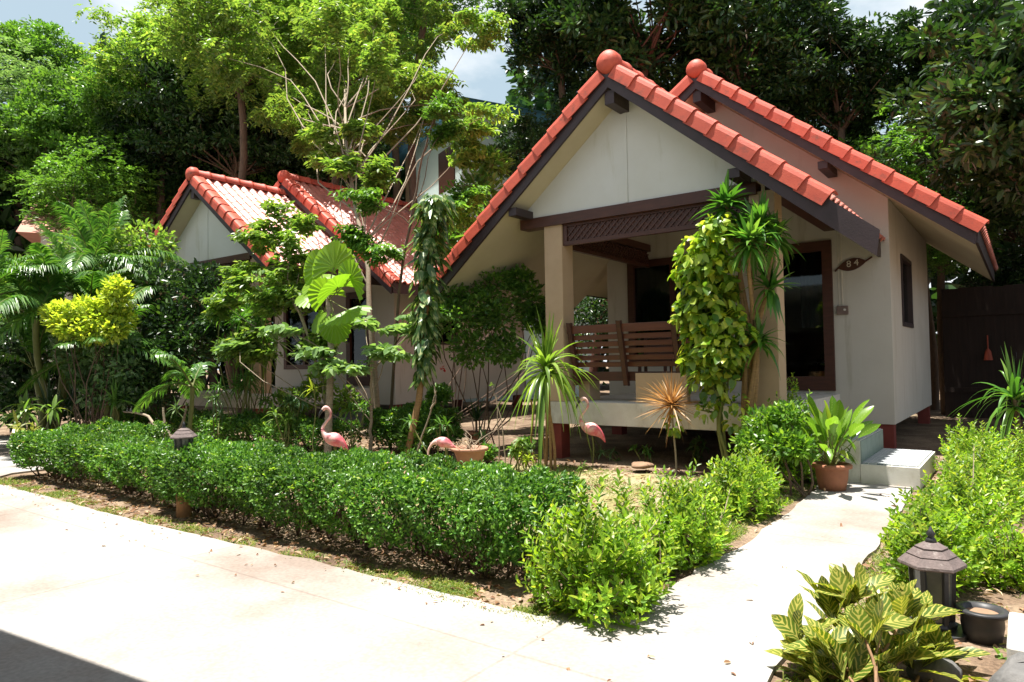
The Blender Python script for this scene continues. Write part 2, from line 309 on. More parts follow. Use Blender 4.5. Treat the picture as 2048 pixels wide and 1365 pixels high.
M['pothos'] = g('pothos_leaf', [(0, (.04, .10, .03)), (.7, (.08, .16, .04)), (1, (.14, .22, .05))], .3, 0.38, vein=((.42, .46, .20), 9, .3, 7, .7))
M['croton'] = g('croton_leaf', [(0, (0.072, 0.132, 0.014)), (0.6, (0.12, 0.192, 0.024)), (1, (0.18, 0.228, 0.036))], .3, 0.43, (1.2, 1.2, .5), vein=((.48, .44, .11), 40, .55, 30, .35))
M['bigleaf'] = g('big_leaf', [(0, (0.084, 0.204, 0.02)), (0.7, (0.18, 0.324, 0.03)), (1, (0.408, 0.456, 0.06))], .3, 0.48, vein=((.24, .36, .08), 60, .6, 3, .75))
M['grass'] = g('grass_blade', [(0, (.09, .17, .025)), (.5, (.19, .28, .045)), (1, (.46, .42, .16))], .5, 0.48)
M['dry'] = g('dry_leaf', [(0, (.16, .07, .035)), (.5, (.34, .20, .11)), (1, (.55, .42, .28))], .7, .1)
M['flower'] = g('red_flower', [(0, (.5, .02, .02)), (1, (.65, .05, .04))], .5, .3, (1, .5, .5))
# ---------------------------------------------------------------- ground
def sheet(name, poly, z, m, thick=None):
    mb = MB()
    if thick: mb.prism(poly, z-thick, z, 'z')
    else: mb.add([(x, y, z) for x, y in poly], [tuple(range(len(poly)))])
    return tag(mb.build(name, m), kind='structure')
sheet('ground', [(-250, -120), (120, -120), (120, 250), (-250, 250)], 0, M['soil'])
def jag(p, q, amp, n):
    t = np.linspace(0, 1, n); a = A(p, float); b = A(q, float)
    w = np.cumsum(rng.normal(size=n)); w -= np.linspace(w[0], w[-1], n); w = w/max(abs(w).max(), 1)*amp + rng.normal(size=n)*amp*.12
    w[0] = w[-1] = 0; d = (b-a)/np.linalg.norm(b-a); s = A([-d[1], d[0]])
    return [tuple(a+(b-a)*tt+s*ww) for tt, ww in zip(t, w)]
edge = [(-60, -30), (25, -30), (25, -8.35)] + jag((3.2, -8.35), (.62, -8.0), .05, 14) + jag((.58, -7.6), (.55, -2.7), .05, 34) + jag((-.16, -2.7), (-.15, -6.9), .06, 34) + jag((-.17, -7.0), (-.45, -7.62), .04, 6) + jag((-.5, -7.66), (-7.9, -7.68), .06, 60) + [(-8.3, -7.3), (-8.4, -5.6), (-60, -5.6)]
sheet('pavement', edge, .022, M['pave'], .05)
M['lawn'] = groundmat('lawn', None, [(.30, (.20, .15, .08)), (.44, (.30, .27, .11)), (.56, (.42, .35, .22)), (.70, (.24, .26, .08))])
sheet('lawn', jag((-3.9, -6.35), (-.75, -6.35), .12, 20) + jag((-.6, -6.2), (-.75, -3.45), .12, 16) + jag((-.9, -3.35), (-3.3, -3.5), .15, 16) + jag((-3.6, -3.7), (-4.0, -6.2), .12, 14), .005, M['lawn'])
# ---------------------------------------------------------------- bungalow
def rake_pt(H, roof, s, u):      # point on the tile/fascia line; u = horizontal distance from ridge, s side
    zr = H['zr' if roof == 'p' else 'zr2']; return (H['xc']+s*u, zr-H['t']*u)
def tile_slope(H, s, zr, w, y0, y1):
    """one roof slope of pan tiles: waves across the ridge direction, courses stepping down the slope"""
    t = H['t']; cth = 1/math.hypot(1, t); mb = MB()
    n = A([s*t*cth, 0, cth]); dn = A([s*cth, 0, -t*cth]); Ls = w/cth + .06
    ys = np.arange(y0, y1+.001, .0333); wave = .030*np.sin((ys-y0)*2*math.pi/.2)
    nc = int(round(Ls/.33)); rows = []
    for c in range(nc):
        a = c*Ls/nc; b = (c+1)*Ls/nc
        rows += [(a+.001, .0), (a+.012, .001), ((a+b)/2, .0045), (b-.012, .0085), (b, .009)]
    V = []
    for d, h in rows: V.append(A([H['xc'], 0, zr+.055]) + dn*d + n*(h+wave)[:, None] + A([0, 1, 0])*ys[:, None])
    V.append(V[-1] - n*.03)           # lip at the eave
    V = A(V); R, C = V.shape[:2]
    i = np.arange(R-1)[:, None]*C; j = np.arange(C-1)[None]
    f = np.stack([i+j, i+j+1, i+C+j+1, i+C+j], -1).reshape(-1, 4)
    mb.add(V.reshape(-1, 3), f); return mb
def barge(H, s, zr, w, y, skip=0):
    """L-shaped verge tiles along one rake"""
    t = H['t']; cth = 1/math.hypot(1, t); mb = MB()
    n = A([s*t*cth, 0, cth]); dn = A([s*cth, 0, -t*cth]); Ls = w/cth; nt_ = int(round(Ls/.31))
    prof = [(.20, .085), (.05, .095), (.01, .088), (-.018, .066), (-.03, .03), (-.034, -.085), (-.02, -.085), (-.016, .028), (-.005, .055), (.02, .07), (.20, .068)]
    for k in range(nt_-skip):
        a = .10 + k*(Ls-.1)/nt_ ; b = .10 + (k+1)*(Ls-.1)/nt_ + .035
        sc = []
        for d, g_, h in ((a, 0, 0), (b-.03, .016, .014), (b, .018, .016)):
            sc.append([A([H['xc'], y, zr]) + dn*d + n*(nn*(1+.0)+h) + A([0, 1, 0])*(yy-g_) for yy, nn in prof])
        m = len(prof); v = A(sc).reshape(-1, 3); f = []
        for q in (0, 1):
            for i in range(m): f.append((q*m+i, q*m+(i+1) % m, (q+1)*m+(i+1) % m, (q+1)*m+i))
        f += [tuple(range(m)), tuple(range(3*m-1, 2*m-1, -1))]
        mb.add(v, f)
    return mb
def ridge_caps(H, zr, y0, y1):
    mb = MB(); n = int(round((y1-y0)/.33)); an = np.linspace(-.25, math.pi+.25, 11)
    for k in range(n):
        a = y0+k*(y1-y0)/n; b = a+(y1-y0)/n+.04
        V = []
        for yy, r in ((a, .118), (b-.05, .126), (b-.045, .136), (b, .138), (b, .118)):
            V.append([(H['xc']+r*math.cos(q), yy, zr+.045+r*math.sin(q)) for q in an])
        V = A(V); R, C = V.shape[:2]; i = np.arange(R-1)[:, None]*C; j = np.arange(C-1)[None]
        mb.add(V.reshape(-1, 3), np.stack([i+j, i+j+1, i+C+j+1, i+C+j], -1).reshape(-1, 4))
    return mb
def lattice(mb, x0, x1, z0, z1, y, th=.03, pitch=.085, axis='x'):
    """carved fret panel: small diagonal slats inside a frame"""
    n = int((x1-x0+z1-z0)/pitch)
    for sgn in (1, -1):
        for k in range(1, n):
            c = k*pitch
            if sgn == 1: a = (max(x0, x1-c if False else x0 + c-(z1-z0)), 0)
            # line u - x0 + (z - z0) = c  (sgn 1)  or mirrored
            u0 = max(x0, x0+c-(z1-z0)); u1 = min(x1, x0+c); w0 = z0+(c-(u0-x0)); w1 = z0+(c-(u1-x0))
            if sgn == -1: u0, u1 = x0+x1-u0, x0+x1-u1
            p = (u0, y+sgn*.003, w0) if axis == 'x' else (y+sgn*.004, u0, w0); q = (u1, y+sgn*.003, w1) if axis == 'x' else (y+sgn*.004, u1, w1)
            if abs(u1-u0) > .02: mb.beam(p, q, th*.6, .034, up=(0, 1, 0) if axis == 'x' else (1, 0, 0))
    return mb
def house(H, label):
    root = empty('bungalow', (H['ox'], H['oy'], H['oz']), label, 'bungalow', 'red tiled bungalows')
    xc, t, zb, fl = H['xc'], H['t'], H['zb'], H['fl']; Lw = H['L']; xl = H['xl']; zr, zr2, w, w2 = H['zr'], H['zr2'], H['w'], H['w2']
    a, b, p, yb = H['a'], H['b'], H['p'], H['yb']; pl, pr = H['pl'], H['pr']; T = .16
    def b_(name, mb, m, par=root, sm=False): return mb.build(name, M[m], par, sm)
    t2 = H.get('t2', t); under = lambda x, z0: z0-.21-t2*abs(x-xc)     # underside of the slope
    # walls of the room: front wall with window and door openings, side walls with one window, back wall
    fw = MB(); zd0, zd1 = H['zd'], H['zd']+2.1; dx0, dx1 = H['dx']; wx0, wx1 = H['wx']; wz0 = H['wz']
    top = lambda x: under(x, zr2)
    fw.prism([(xl, zb), (wx0, zb), (wx0, top(wx0)), (xl, top(xl))], 0, T)
    fw.prism([(wx1, zb), (dx0, zb), (dx0, top(dx0)), (xc, top(xc)), (wx1, top(wx1))] if wx1 < xc < dx0 else [(wx1, zb), (dx0, zb), (dx0, top(dx0)), (wx1, top(wx1))], 0, T)
    fw.prism([(dx1, zb), (0, zb), (0, top(0)), (dx1, top(dx1))], 0, T)
    fw.prism([(wx0, zb), (wx1, zb), (wx1, wz0), (wx0, wz0)], 0, T); fw.prism([(wx0, zd1), (wx1, zd1), (wx1, top(wx1)), (wx0, top(wx0))], 0, T)
    fw.prism([(dx0, zb), (dx1, zb), (dx1, zd0), (dx0, zd0)], 0, T); fw.prism([(dx0, zd1), (dx1, zd1), (dx1, top(dx1)), (dx0, top(dx0))], 0, T)
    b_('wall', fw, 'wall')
    sw = MB(); sy0, sy1, sz0, sz1 = 1.0, 2.1, 1.67, 2.72
    for x0, x1, win in ((-T, 0, 1), (xl, xl+T, 0)):
        tz = top(x0 if win == 0 else x1)
        x0b, x1b = x0, x1
        if win:
            for r in (((x0, T, zb), (x1, sy0, tz)), ((x0, sy1, zb), (x1, Lw-T, tz)), ((x0, sy0, zb), (x1, sy1, sz0)), ((x0, sy0, sz1), (x1, sy1, tz))): sw.box(*r)
        else: sw.box((x0, T, zb), (x1, Lw-T, tz))
    sw.prism([(xl, zb), (0, zb), (0, top(0)), (xc, top(xc)), (xl, top(xl))], Lw-T, Lw)
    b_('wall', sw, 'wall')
    b_('floor', MB().box((xl+T, T, zb+.02), (-T, Lw-T, zb+.12)), 'floor')
    # side window with dark shutter leaves
    f = MB()
    for r in (((-.10, sy0, sz0), (.02, sy0+.06, sz1)), ((-.10, sy1-.06, sz0), (.02, sy1, sz1)), ((-.10, sy0+.06, sz1-.06), (.02, sy1-.06, sz1)), ((-.10, sy0+.06, sz0), (.03, sy1-.06, sz0+.06))): f.box(*r)
    f = b_('window', f, 'fascia'); b_('pane', MB().box((-.06, sy0+.06, sz0+.06), (-.045, sy1-.06, sz1-.06)), 'glass', f); b_('curtain', MB().box((-.13, sy0+.04, sz0+.04), (-.12, sy1-.04, sz1-.04)), 'curtain', f)
    # front window
    f = MB(); q = .11
    for r in (((wx0, -.03, wz0), (wx0+q, .1, zd1)), ((wx1-q, -.03, wz0), (wx1, .1, zd1)), ((wx0+q, -.027, zd1-q), (wx1-q, .097, zd1)), ((wx0+q, -.027, wz0), (wx1-q, .097, wz0+q)), (((wx0+wx1)/2-.04, -.02, wz0+q), ((wx0+wx1)/2+.04, .09, zd1-q))): f.box(*r)
    f = b_('window', f, 'brown'); b_('pane', MB().box((wx0+q, .03, wz0+q), (wx1-q, .036, zd1-q)), 'glass', f)
    cu = MB(); xs = np.linspace(wx0+.03, wx1-.03, 90); yy = .19+.025*np.sin(xs*38)
    V = np.stack([np.stack([xs, yy, np.full(90, z)], 1) for z in (wz0+.02, zd1-.02)]); j = np.arange(89)
    cu.add(V.reshape(-1, 3), np.stack([j, j+1, j+91, j+90], 1)); b_('curtain', cu, 'curtain', f, True)
    # door
    f = MB(); q = .13
    for r in (((dx0, -.04, zd0), (dx0+q, .12, zd1)), ((dx1-q, -.04, zd0), (dx1, .12, zd1)), ((dx0+q, -.037, zd1-.14), (dx1-q, .117, zd1)), ((dx0+q, -.037, zd0), (dx1-q, .117, zd0+.20))): f.box(*r)
    f = b_('door', f, 'brown'); b_('pane', MB().box((dx0+q, .02, zd0+.2), (dx1-q, .027, zd1-.14)), 'glass', f); b_('handle', MB().box((dx0+q-.06, -.075, zd0+.98), (dx0+q-.03, -.04, zd0+1.12)), 'darkmetal', f)
    cu = MB(); xs = np.linspace(dx1-q-.34, dx1-q, 50); V = np.stack([np.stack([xs, .17+.02*np.sin(xs*55), np.full(50, z)], 1) for z in (zd0+.9, zd1-.1)]); j = np.arange(49)
    cu.add(V.reshape(-1, 3), np.stack([j, j+1, j+51, j+50], 1)); b_('curtain', cu, 'curtain', f, True)
    # deck
    b_('deck', MB().box((pl, -p, fl-.275), (pr, -.002, fl)), 'white')
    # columns
    cz = H['zg']-.1; cw = .27
    for x0, y0 in ((pl, -p+.01), (pr-cw, -p+.01)):
        bevel(b_('column', MB().box((x0, y0, fl+.001), (x0+cw, y0+cw, cz)), 'tan'), .008)
    # beams, fret valances
    zg = H['zg']; gy = -p-.0
    bm = MB().box((H['gx0'], -p-.03, zg-.13), (H['gx1'], -p+.16, zg)); bm.box((pl+.0, -p+.16, zg-.12), (pl+.14, -.003, zg-.01)); bm.box((pr-.14, -p+.16, zg-.12), (pr, -.003, zg-.01))
    b_('beam', bm, 'brown')
    v0, v1 = zg-.40, zg-.13
    fr = MB(); x0, x1 = pl+cw, pr-cw; fr.box((x0, -p+.04, v0), (x1, -p+.10, v0+.05)); fr.box((x0, -p+.04, v1-.03), (x1, -p+.10, v1-.001)); fr.box((x0, -p+.04, v0+.05), (x0+.06, -p+.10, v1-.03))
    lattice(fr, x0+.06, x1, v0+.05, v1-.03, -p+.07); fr.box((x0+.06, -p+.0665, v0+.05), (x1, -p+.094, v1-.03)); b_('fret_valance', fr, 'brown')
    fr = MB(); y0, y1 = -p+cw+.01, -.004; fr.box((pl+.06, y0, v0+.02), (pl+.12, y1, v0+.07)); lattice(fr, y0, y1, v0+.07, v1, pl+.09, axis='y'); b_('fret_valance', fr, 'brown')
    # gable board with centre joint cover
    uz = lambda x: zr-.20-t*abs(x-xc)
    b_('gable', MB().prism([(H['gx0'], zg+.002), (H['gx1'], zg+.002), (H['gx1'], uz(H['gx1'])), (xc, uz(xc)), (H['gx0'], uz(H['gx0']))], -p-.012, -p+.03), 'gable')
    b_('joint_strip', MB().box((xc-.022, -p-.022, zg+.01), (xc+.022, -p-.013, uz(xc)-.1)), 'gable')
    um = lambda x: zr2-.215-t*abs(x-xc)
    # roofs
    def roof(name, zr, w, y0, y1, front_only):
        t = H['t'] if front_only else t2; Hh = dict(H, t=t)
        r = tile_slope(Hh, 1, zr, H['wr'] if front_only else w, y0+.05, y1).build(name, M['slope'], root, True)
        l = tile_slope(Hh, -1, zr, w, y0+.05, y1).build(name, M['slope'], root, True)
        ridge_caps(H, zr, y0+.02, y1).build('ridge_tiles', M['tile'], root, True)
        c = MB(); R_ = .145   # rounded ridge end
        prof = [(0.001, -.075), (.06, -.068), (.11, -.045), (.14, -.005), (R_, .04), (R_, .10)]
        n = 20; an = np.arange(n)*2*math.pi/n
        v = [(xc+rr*math.cos(q), y0+yy, zr+.06+rr*math.sin(q)) for rr, yy in prof for q in an]
        c.add(v, [(i*n+j, (i+1)*n+j, (i+1)*n+(j+1) % n, i*n+(j+1) % n) for i in range(len(prof)-1) for j in range(n)])
        c.build('ridge_end_cap', M['tile'], root, True)
        th = .20; cth = 1/math.hypot(1, t)
        for s in (1, -1):
            ws = H['wr'] if (s == 1 and front_only) else w
            barge(Hh, s, zr, ws+.02, y0).build('verge_tiles', M['tile'], root, False)
            # fascia board
            e = w+.0; pts = [(xc, zr+.02), (xc+s*e, zr+.02-t*e), (xc+s*(e-.03), zr+.02-t*e-.24), (xc, zr-.235)]
            fa = MB().prism(pts if s > 0 else pts[::-1], y0, y0+.035); fa.build('fascia', M['fascia'], root)
            # soffit board under the slope
            q0 = zr-.10; th2 = .022
            so = MB(); yA = y0+.036; e2 = ws-.03
            so.prism([(xc+s*.0, zr-.205), (xc+s*e2, zr-.205-t*e2), (xc+s*e2, zr-.18-t*e2), (xc, zr-.18)][::s], yA, y1-.0)
            so.build('soffit', M['soffit'], root)
            # eave board
            ev = MB(); x0 = xc+s*(ws-.03); ev.prism([(x0, zr-t*ws-.20), (x0+s*.03, zr-t*ws-.20), (x0+s*.03, zr-t*ws+.03), (x0, zr-t*ws+.03)][::s], y0+.036, y1); ev.build('eave_board', M['fascia'], root)
        # purlin ends poking out under the fascia
        ye = y0+.036
        MB().box((xc-.06, ye, zr-.42), (xc+.06, -p-.013 if front_only else -.002, zr-.262)).build('purlin', M['fascia'], root)
        for s in (1, -1):
            for u in ((1.42,) if front_only else (1.7,)):
                z = zr-.215-t*u; x = xc+s*u
                MB().box((x-.06, ye, z-.125-.02), (x+.06, -p-.013 if front_only else -.002, z-.045)).build('purlin', M['fascia'], root)
    roof('porch_roof', zr, w, -a, .3, True)
    roof('main_roof', zr2, w2, -b, yb, False)
    # rear verge fascia already closed by the back wall; stilts
    st = [(-.2, .02), (-2.3, .02), (xl+.02, .02), (-.2, Lw-.3), (xl+.02, Lw-.3), (-2.3, Lw-.3), (pl+.02, -p+.03), (pr-.22, -p+.03)]
    for i, (x, y) in enumerate(st): b_('stilt', MB().box((x, y, -.05), (x+.18, y+.2, zb-.001 if y > -.1 else fl-.276)), 'stilt')
    return root
R_H = dict(ox=0, oy=0, oz=0, xc=-2.37, t=.82, zb=.33, fl=.725, L=4.5, xl=-4.25, zr=4.63, zr2=5.46, t2=.80, w=2.75, w2=3.38, a=3.36, b=.64, p=2.93, yb=5.0, pl=-3.58, pr=-.66,
           zd=.77, dx=(-1.52, -.71), wx=(-3.86, -2.3), wz=1.15, zg=3.12, gx0=-3.93, gx1=-.84, wr=2.27)
rh = house(R_H, 'large white bungalow on stilts at the right with a steep red tiled double gable')
L_H = dict(R_H); L_H.update(ox=-9.448, oy=.058, oz=0, t=.753, t2=.753, zr=5.02, zr2=5.41, w=2.75, w2=3.45, a=3.22, b=1.1, p=2.85, zb=.37, L=4.8, zg=3.4, gx0=-3.9, gx1=-.88, yb=5.4, wr=2.6)
lh = house(L_H, 'smaller looking white bungalow half hidden by garden trees at the left')
# right bungalow extras: switch box, wires, stairs
sw = MB().box((-.665, -.04, 1.82), (-.52, -.001, 1.94)).build('switch_box', M['switch'], rh); bevel(sw, .006)
MB().tube([(-.56, -.041, 1.885), (-.56, -.052, 1.885)], .016, 8).build('knob', M['white'], sw, True)
MB().box((-.60, -.012, 1.94), (-.585, -.001, 3.2)).box((-.64, -.010, 1.94), (-.63, -.001, 3.1)).build('wire', M['wire'], rh)
sg = MB().box((-.655, -3.02, -.02), (.10, -1.66, .42)).build('steps', M['white'], rh); 
MB().box((.104, -3.03, -.02), (.60, -1.66, .20)).build('lower_step', M['white'], sg)
MB().box((.104, -2.99, .2005), (.58, -1.70, .212)).build('tread', M['step'], sg)
MB().box((.1005, -2.99, .213), (.108, -1.70, .418)).build('riser', M['riser'], sg)
MB().box((-.645, -2.99, .4205), (.09, -1.70, .431)).build('tread', M['step'], sg)
ls = MB(); 
for k in range(3): ls.box((-.62+.0, -.6-.28*(3-k), -.02), (.05, -.6-.28*(2-k)-.003, .18+.17*k))
ls.build('steps', M['stone'], lh)
# door-side number plaque in the shape of a leaf, characters 8 and 4
lf = empty('number_plaque', (-.44, -.0, 2.52), 'leaf shaped wooden number plaque on the wall right of the brown door', 'plaque')
u = np.linspace(0, 1, 15); top = .085*np.sin(u*math.pi)**.8; poly = [(-.20+.36*a_, -.01+tt+.06*a_-.04) for a_, tt in zip(u, top)] + [(-.20+.36*a_, -.01-tt*.95+.06*a_-.04) for a_, tt in zip(u[::-1][1:-1], top[::-1][1:-1])]
pb = MB().prism(poly, -.024, -.002); pb.beam((.15, -.012, .008), (.235, -.012, .062), .02, .02); pb.beam((-.19, -.012, -.05), (-.235, -.012, -.095), .02, .022)
pb.build('leaf_board', M['brown'], lf)
def glyph(ch, x, z, size, y, par, m, depth=.006):
    c = bpy.data.curves.new('numeral', 'FONT'); c.body = ch; c.size = size; c.extrude = depth/2; c.align_x = 'CENTER'; c.align_y = 'CENTER'
    o = bpy.data.objects.new('numeral', c); dg = None
    COL.objects.link(o); bpy.context.view_layer.update(); dg = bpy.context.evaluated_depsgraph_get()
    me = bpy.data.meshes.new_from_object(o.evaluated_get(dg)); bpy.data.objects.remove(o)
    o = bpy.data.objects.new('numeral', me); COL.objects.link(o); me.materials.append(M[m]); o.rotation_euler = (math.pi/2, 0, 0); o.location = (x, y, z); o.parent = par; return o
glyph('8', -.055, -.012, .125, -.028, lf, 'wire'); glyph('4', .04, .0, .125, -.028, lf, 'wire')
# veranda bench
def bench(off, label):
    bn = empty('veranda_bench', off, label, 'bench')
    x0, x1 = -3.28, -.98
    def b(name, mb, m='bench'): return bevel(mb.build(name, M[m], bn), .004)
    b('seat', MB().box((x0, -2.66, 1.02), (x1, -2.28, 1.07)))
    b('seat_rail', MB().box((x0, -2.70, .985), (x1, -2.665, 1.10)), 'brown')
    bk = MB()
    for k in range(6):
        z = 1.16+.085*k; yy = -2.70-.035*k
        bk.box((x0, yy-.012, z), (x1, yy+.012, z+(.062 if k < 5 else .10)))
    b('backrest', bk)
    for x in (x0+.02, x0+.72, x0+1.42, x1-.1):
        mb = MB(); mb.prism([(-2.75, .93), (-2.70, .93), (-2.88, 1.72), (-2.93, 1.72)], x, x+.06, 'x'); b('post', mb, 'brown')
    b('leg', MB().box((x0+.0, -2.62, .726), (x0+.16, -2.34, 1.018)), 'tan')
    b('leg', MB().box((-2.37, -2.81, .726), (-1.72, -2.71, 1.083)), 'tan')
    b('leg', MB().box((x1-.16, -2.62, .726), (x1, -2.34, 1.018)), 'tan')
    return bn
bench((0, 0, 0), 'built-in veranda bench of dark varnished slats in front of the right window')
# wooden chair standing on the veranda behind the bench
def chair(loc, rz, label):
    c = empty('wooden_chair', loc, label, 'chair', rz=rz)
    for sx in (-.19, .19):
        for sy in (-.19, .19): MB().beam((sx, sy, 0), (sx*.95, sy*.95, .43 if sy < 0 else .9), .04, .04, up=(0, 1, 0)).build('leg', M['brown'], c)
    MB().box((-.22, -.22, .43), (.22, .17, .46)).build('seat', M['white'], c)
    bk = MB()
    for z in (.58, .70, .82): bk.box((-.165, .165, z), (.165, .185, z+.05))
    bk.build('backrest', M['brown'], c); return c
chair((-2.85, -1.2, .726), .2, 'small wooden chair with pale seat in the shade under the bench')
# ---------------------------------------------------------------- teal house far behind
bl = empty('teal_house', tuple(D(850, 770, 25)*A([1, 1, 0])), 'pale teal two-storey house with blue roof edge far behind the trees', 'house')
bl.rotation_euler = (0, 0, math.radians(-25))
# local frame: origin on ground, x to the right, y away
def bb(name, a_, b_, m, par=bl): return MB().box(a_, b_).build(name, M[m], par)
w_ = MB(); w_.box((-1.7, 0, 0), (3.4, 5, 9.3)); w_.box((-2.9, .6, 0), (-1.702, 5, 9.3)); w_.build('wall', M['teal'], bl)
w1 = bb('window', (-1.66, -.04, 7.1), (-.9, -.002, 9.1), 'tan'); w2o = bb('window', (-2.6, .54, 6.6), (-1.9, .598, 8.1), 'brown'); bb('window_frame', (-2.27, .50, 6.6), (-2.22, .539, 8.1), 'white', w2o)
w2o = bb('window', (1.6, -.04, 7.0), (2.9, -.002, 8.4), 'brown')
rf = MB(); rf.box((-3.4, -.25, 9.302), (4.0, 5.6, 9.50)); rf.prism([(-3.5, 9.502), (4.1, 9.502), (3.0, 9.8), (-2.4, 9.8)], -.2, 5.4); rf.build('roof', M['blueroof'], bl)
bb('balcony', (-1.0, -1.2, 5.9), (3.9, -.002, 6.3), 'white')
# faded roofs far left
def far_house(px, py, dep, label, s=1.):
    g0 = D(px, py, dep); e = empty('far_house', (g0[0], g0[1], 0), label, 'house', 'far houses at the left edge', rz=math.radians(-30)); z = g0[2]
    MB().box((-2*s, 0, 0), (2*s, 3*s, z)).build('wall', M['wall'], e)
    MB().prism([(-2.5*s, z+.01), (2.5*s, z+.01), (0, z+1.5*s)], -.5, 3.5*s).build('roof', M['salmon'], e)
    MB().box((-1.2*s, -.03, z-1.6), (-.3*s, -.002, z-.5)).build('window', M['brown'], e)
far_house(15, 455, 27, 'faded salmon roofed house glimpsed through leaves at the far left edge', .9)
far_house(105, 490, 21, 'low house with washed-out tiled roof just behind the feathery palms', .8)
# fence and hanging brush at the right
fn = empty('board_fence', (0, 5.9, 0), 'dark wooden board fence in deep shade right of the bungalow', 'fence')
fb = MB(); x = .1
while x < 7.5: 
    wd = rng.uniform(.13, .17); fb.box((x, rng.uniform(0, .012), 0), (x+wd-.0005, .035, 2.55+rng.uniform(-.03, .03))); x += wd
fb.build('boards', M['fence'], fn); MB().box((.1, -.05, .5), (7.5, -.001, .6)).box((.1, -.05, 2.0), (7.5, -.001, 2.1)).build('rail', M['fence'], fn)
c0 = Y(1976, 700, 5.8)
hb = empty('hand_brush', tuple(c0), 'small orange-red brush hanging on the dark fence', 'brush')
MB().tube([(0, 0, .0), (0, 0, .28)], .012, 6).build('handle', M['orange'], hb); MB().lathe([(.02, .02), (.05, -.04), (.075, -.2), (.0, -.2)], (0, 0, 0), 10, sy=.4).build('bristles', M['orange'], hb)
# canopy of the building behind the photographer: its edge shades the lower left of the road
cn = empty('carport', (-2.5, -13, 0), 'flat roofed carport behind the viewpoint shading the road edge', 'carport')
p1 = G(0, 1270); p2 = G(260, 1365); dr = nrm(p2-p1); q1 = p1-dr*14; q2 = p2+dr*8
o_ = A([-2.5, -13]); sx, sy = -.12*3.1, -.09*3.1
rp = [(q1[0]-o_[0]+sx, q1[1]-o_[1]+sy), (q2[0]-o_[0]+sx, q2[1]-o_[1]+sy), (q2[0]-o_[0], -5.), (q1[0]-o_[0], -5.)]
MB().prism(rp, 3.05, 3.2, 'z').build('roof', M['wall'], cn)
for x in (-9, -3.2, 7.5): MB().box((x, -1.5, 0), (x+.2, -1.3, 3.05)).build('post', M['white'], cn)
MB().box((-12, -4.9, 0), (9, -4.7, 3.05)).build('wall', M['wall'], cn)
# ---------------------------------------------------------------- garden lamps
def lamp_head(par, z0, s, post=None):
    """hexagonal lantern: body with glass between dark bars, three-tiered hexagonal cap, finial"""
    ph = math.radians(12)
    def hexa(prof, name, m, parent=par, k=6, smooth=False): return MB().lathe(prof, (0, 0, 0), k, ph).build(name, M[m], parent, smooth)
    hexa([(.001, z0), (.105*s, z0), (.115*s, z0+.03*s), (.095*s, z0+.05*s), (.001, z0+.05*s)], 'base_ring', 'darkmetal')
    hexa([(.088*s, z0+.05*s), (.10*s, z0+.34*s)], 'glass', 'lampglass')
    fr = MB()
    for k in range(6):
        a_ = ph+k*math.pi/3; c, s_ = math.cos(a_), math.sin(a_)
        fr.beam((.09*s*c, .09*s*s_, z0+.045*s), (.103*s*c, .103*s*s_, z0+.345*s), .024*s, .02*s, up=(c, s_, 0))
    fr.build('frame', M['darkmetal'], par)
    z = z0+.345*s
    hexa([(.001, z+.012*s), (.155*s, z-.012*s), (.165*s, z-.004*s), (.163*s, z+.008*s), (.125*s, z+.045*s), (.118*s, z+.032*s), (.12*s, z+.05*s), (.085*s, z+.082*s), (.078*s, z+.068*s), (.08*s, z+.09*s), (.035*s, z+.115*s), (.001, z+.118*s)], 'cap', 'capmetal')
    hexa([(.001, z+.11*s), (.03*s, z+.115*s), (.022*s, z+.135*s), (.014*s, z+.145*s), (.024*s, z+.16*s), (.012*s, z+.178*s), (.005*s, z+.195*s), (.001, z+.2*s)], 'finial', 'darkmetal', k=10, smooth=True)
g1 = G(1868, 1262); l1 = empty('garden_lamp', tuple(g1), 'squat dark lantern with weathered three-tiered cap beside the yellow-veined croton', 'garden lamp', 'garden lanterns'); lamp_head(l1, .015, .83)
MB().lathe([(.14, 0), (.14, .02), (.09, .021), (.001, .021)], (0, 0, 0), 12).build('foot', M['darkmetal'], l1)
g2 = Y(368, 1040, -7.37); g2[2] = 0; l2 = empty('garden_lamp', tuple(g2), 'lantern with tiered cap on an ochre post rising out of the front hedge', 'garden lamp', 'garden lanterns'); lamp_head(l2, .43, .66)
MB().lathe([(.062, -.02), (.06, .1), (.066, .2), (.058, .21), (.058, .34), (.064, .36), (.05, .43), (.001, .43)], (0, 0, 0), 12).build('post', M['bamboo'], l2, True)
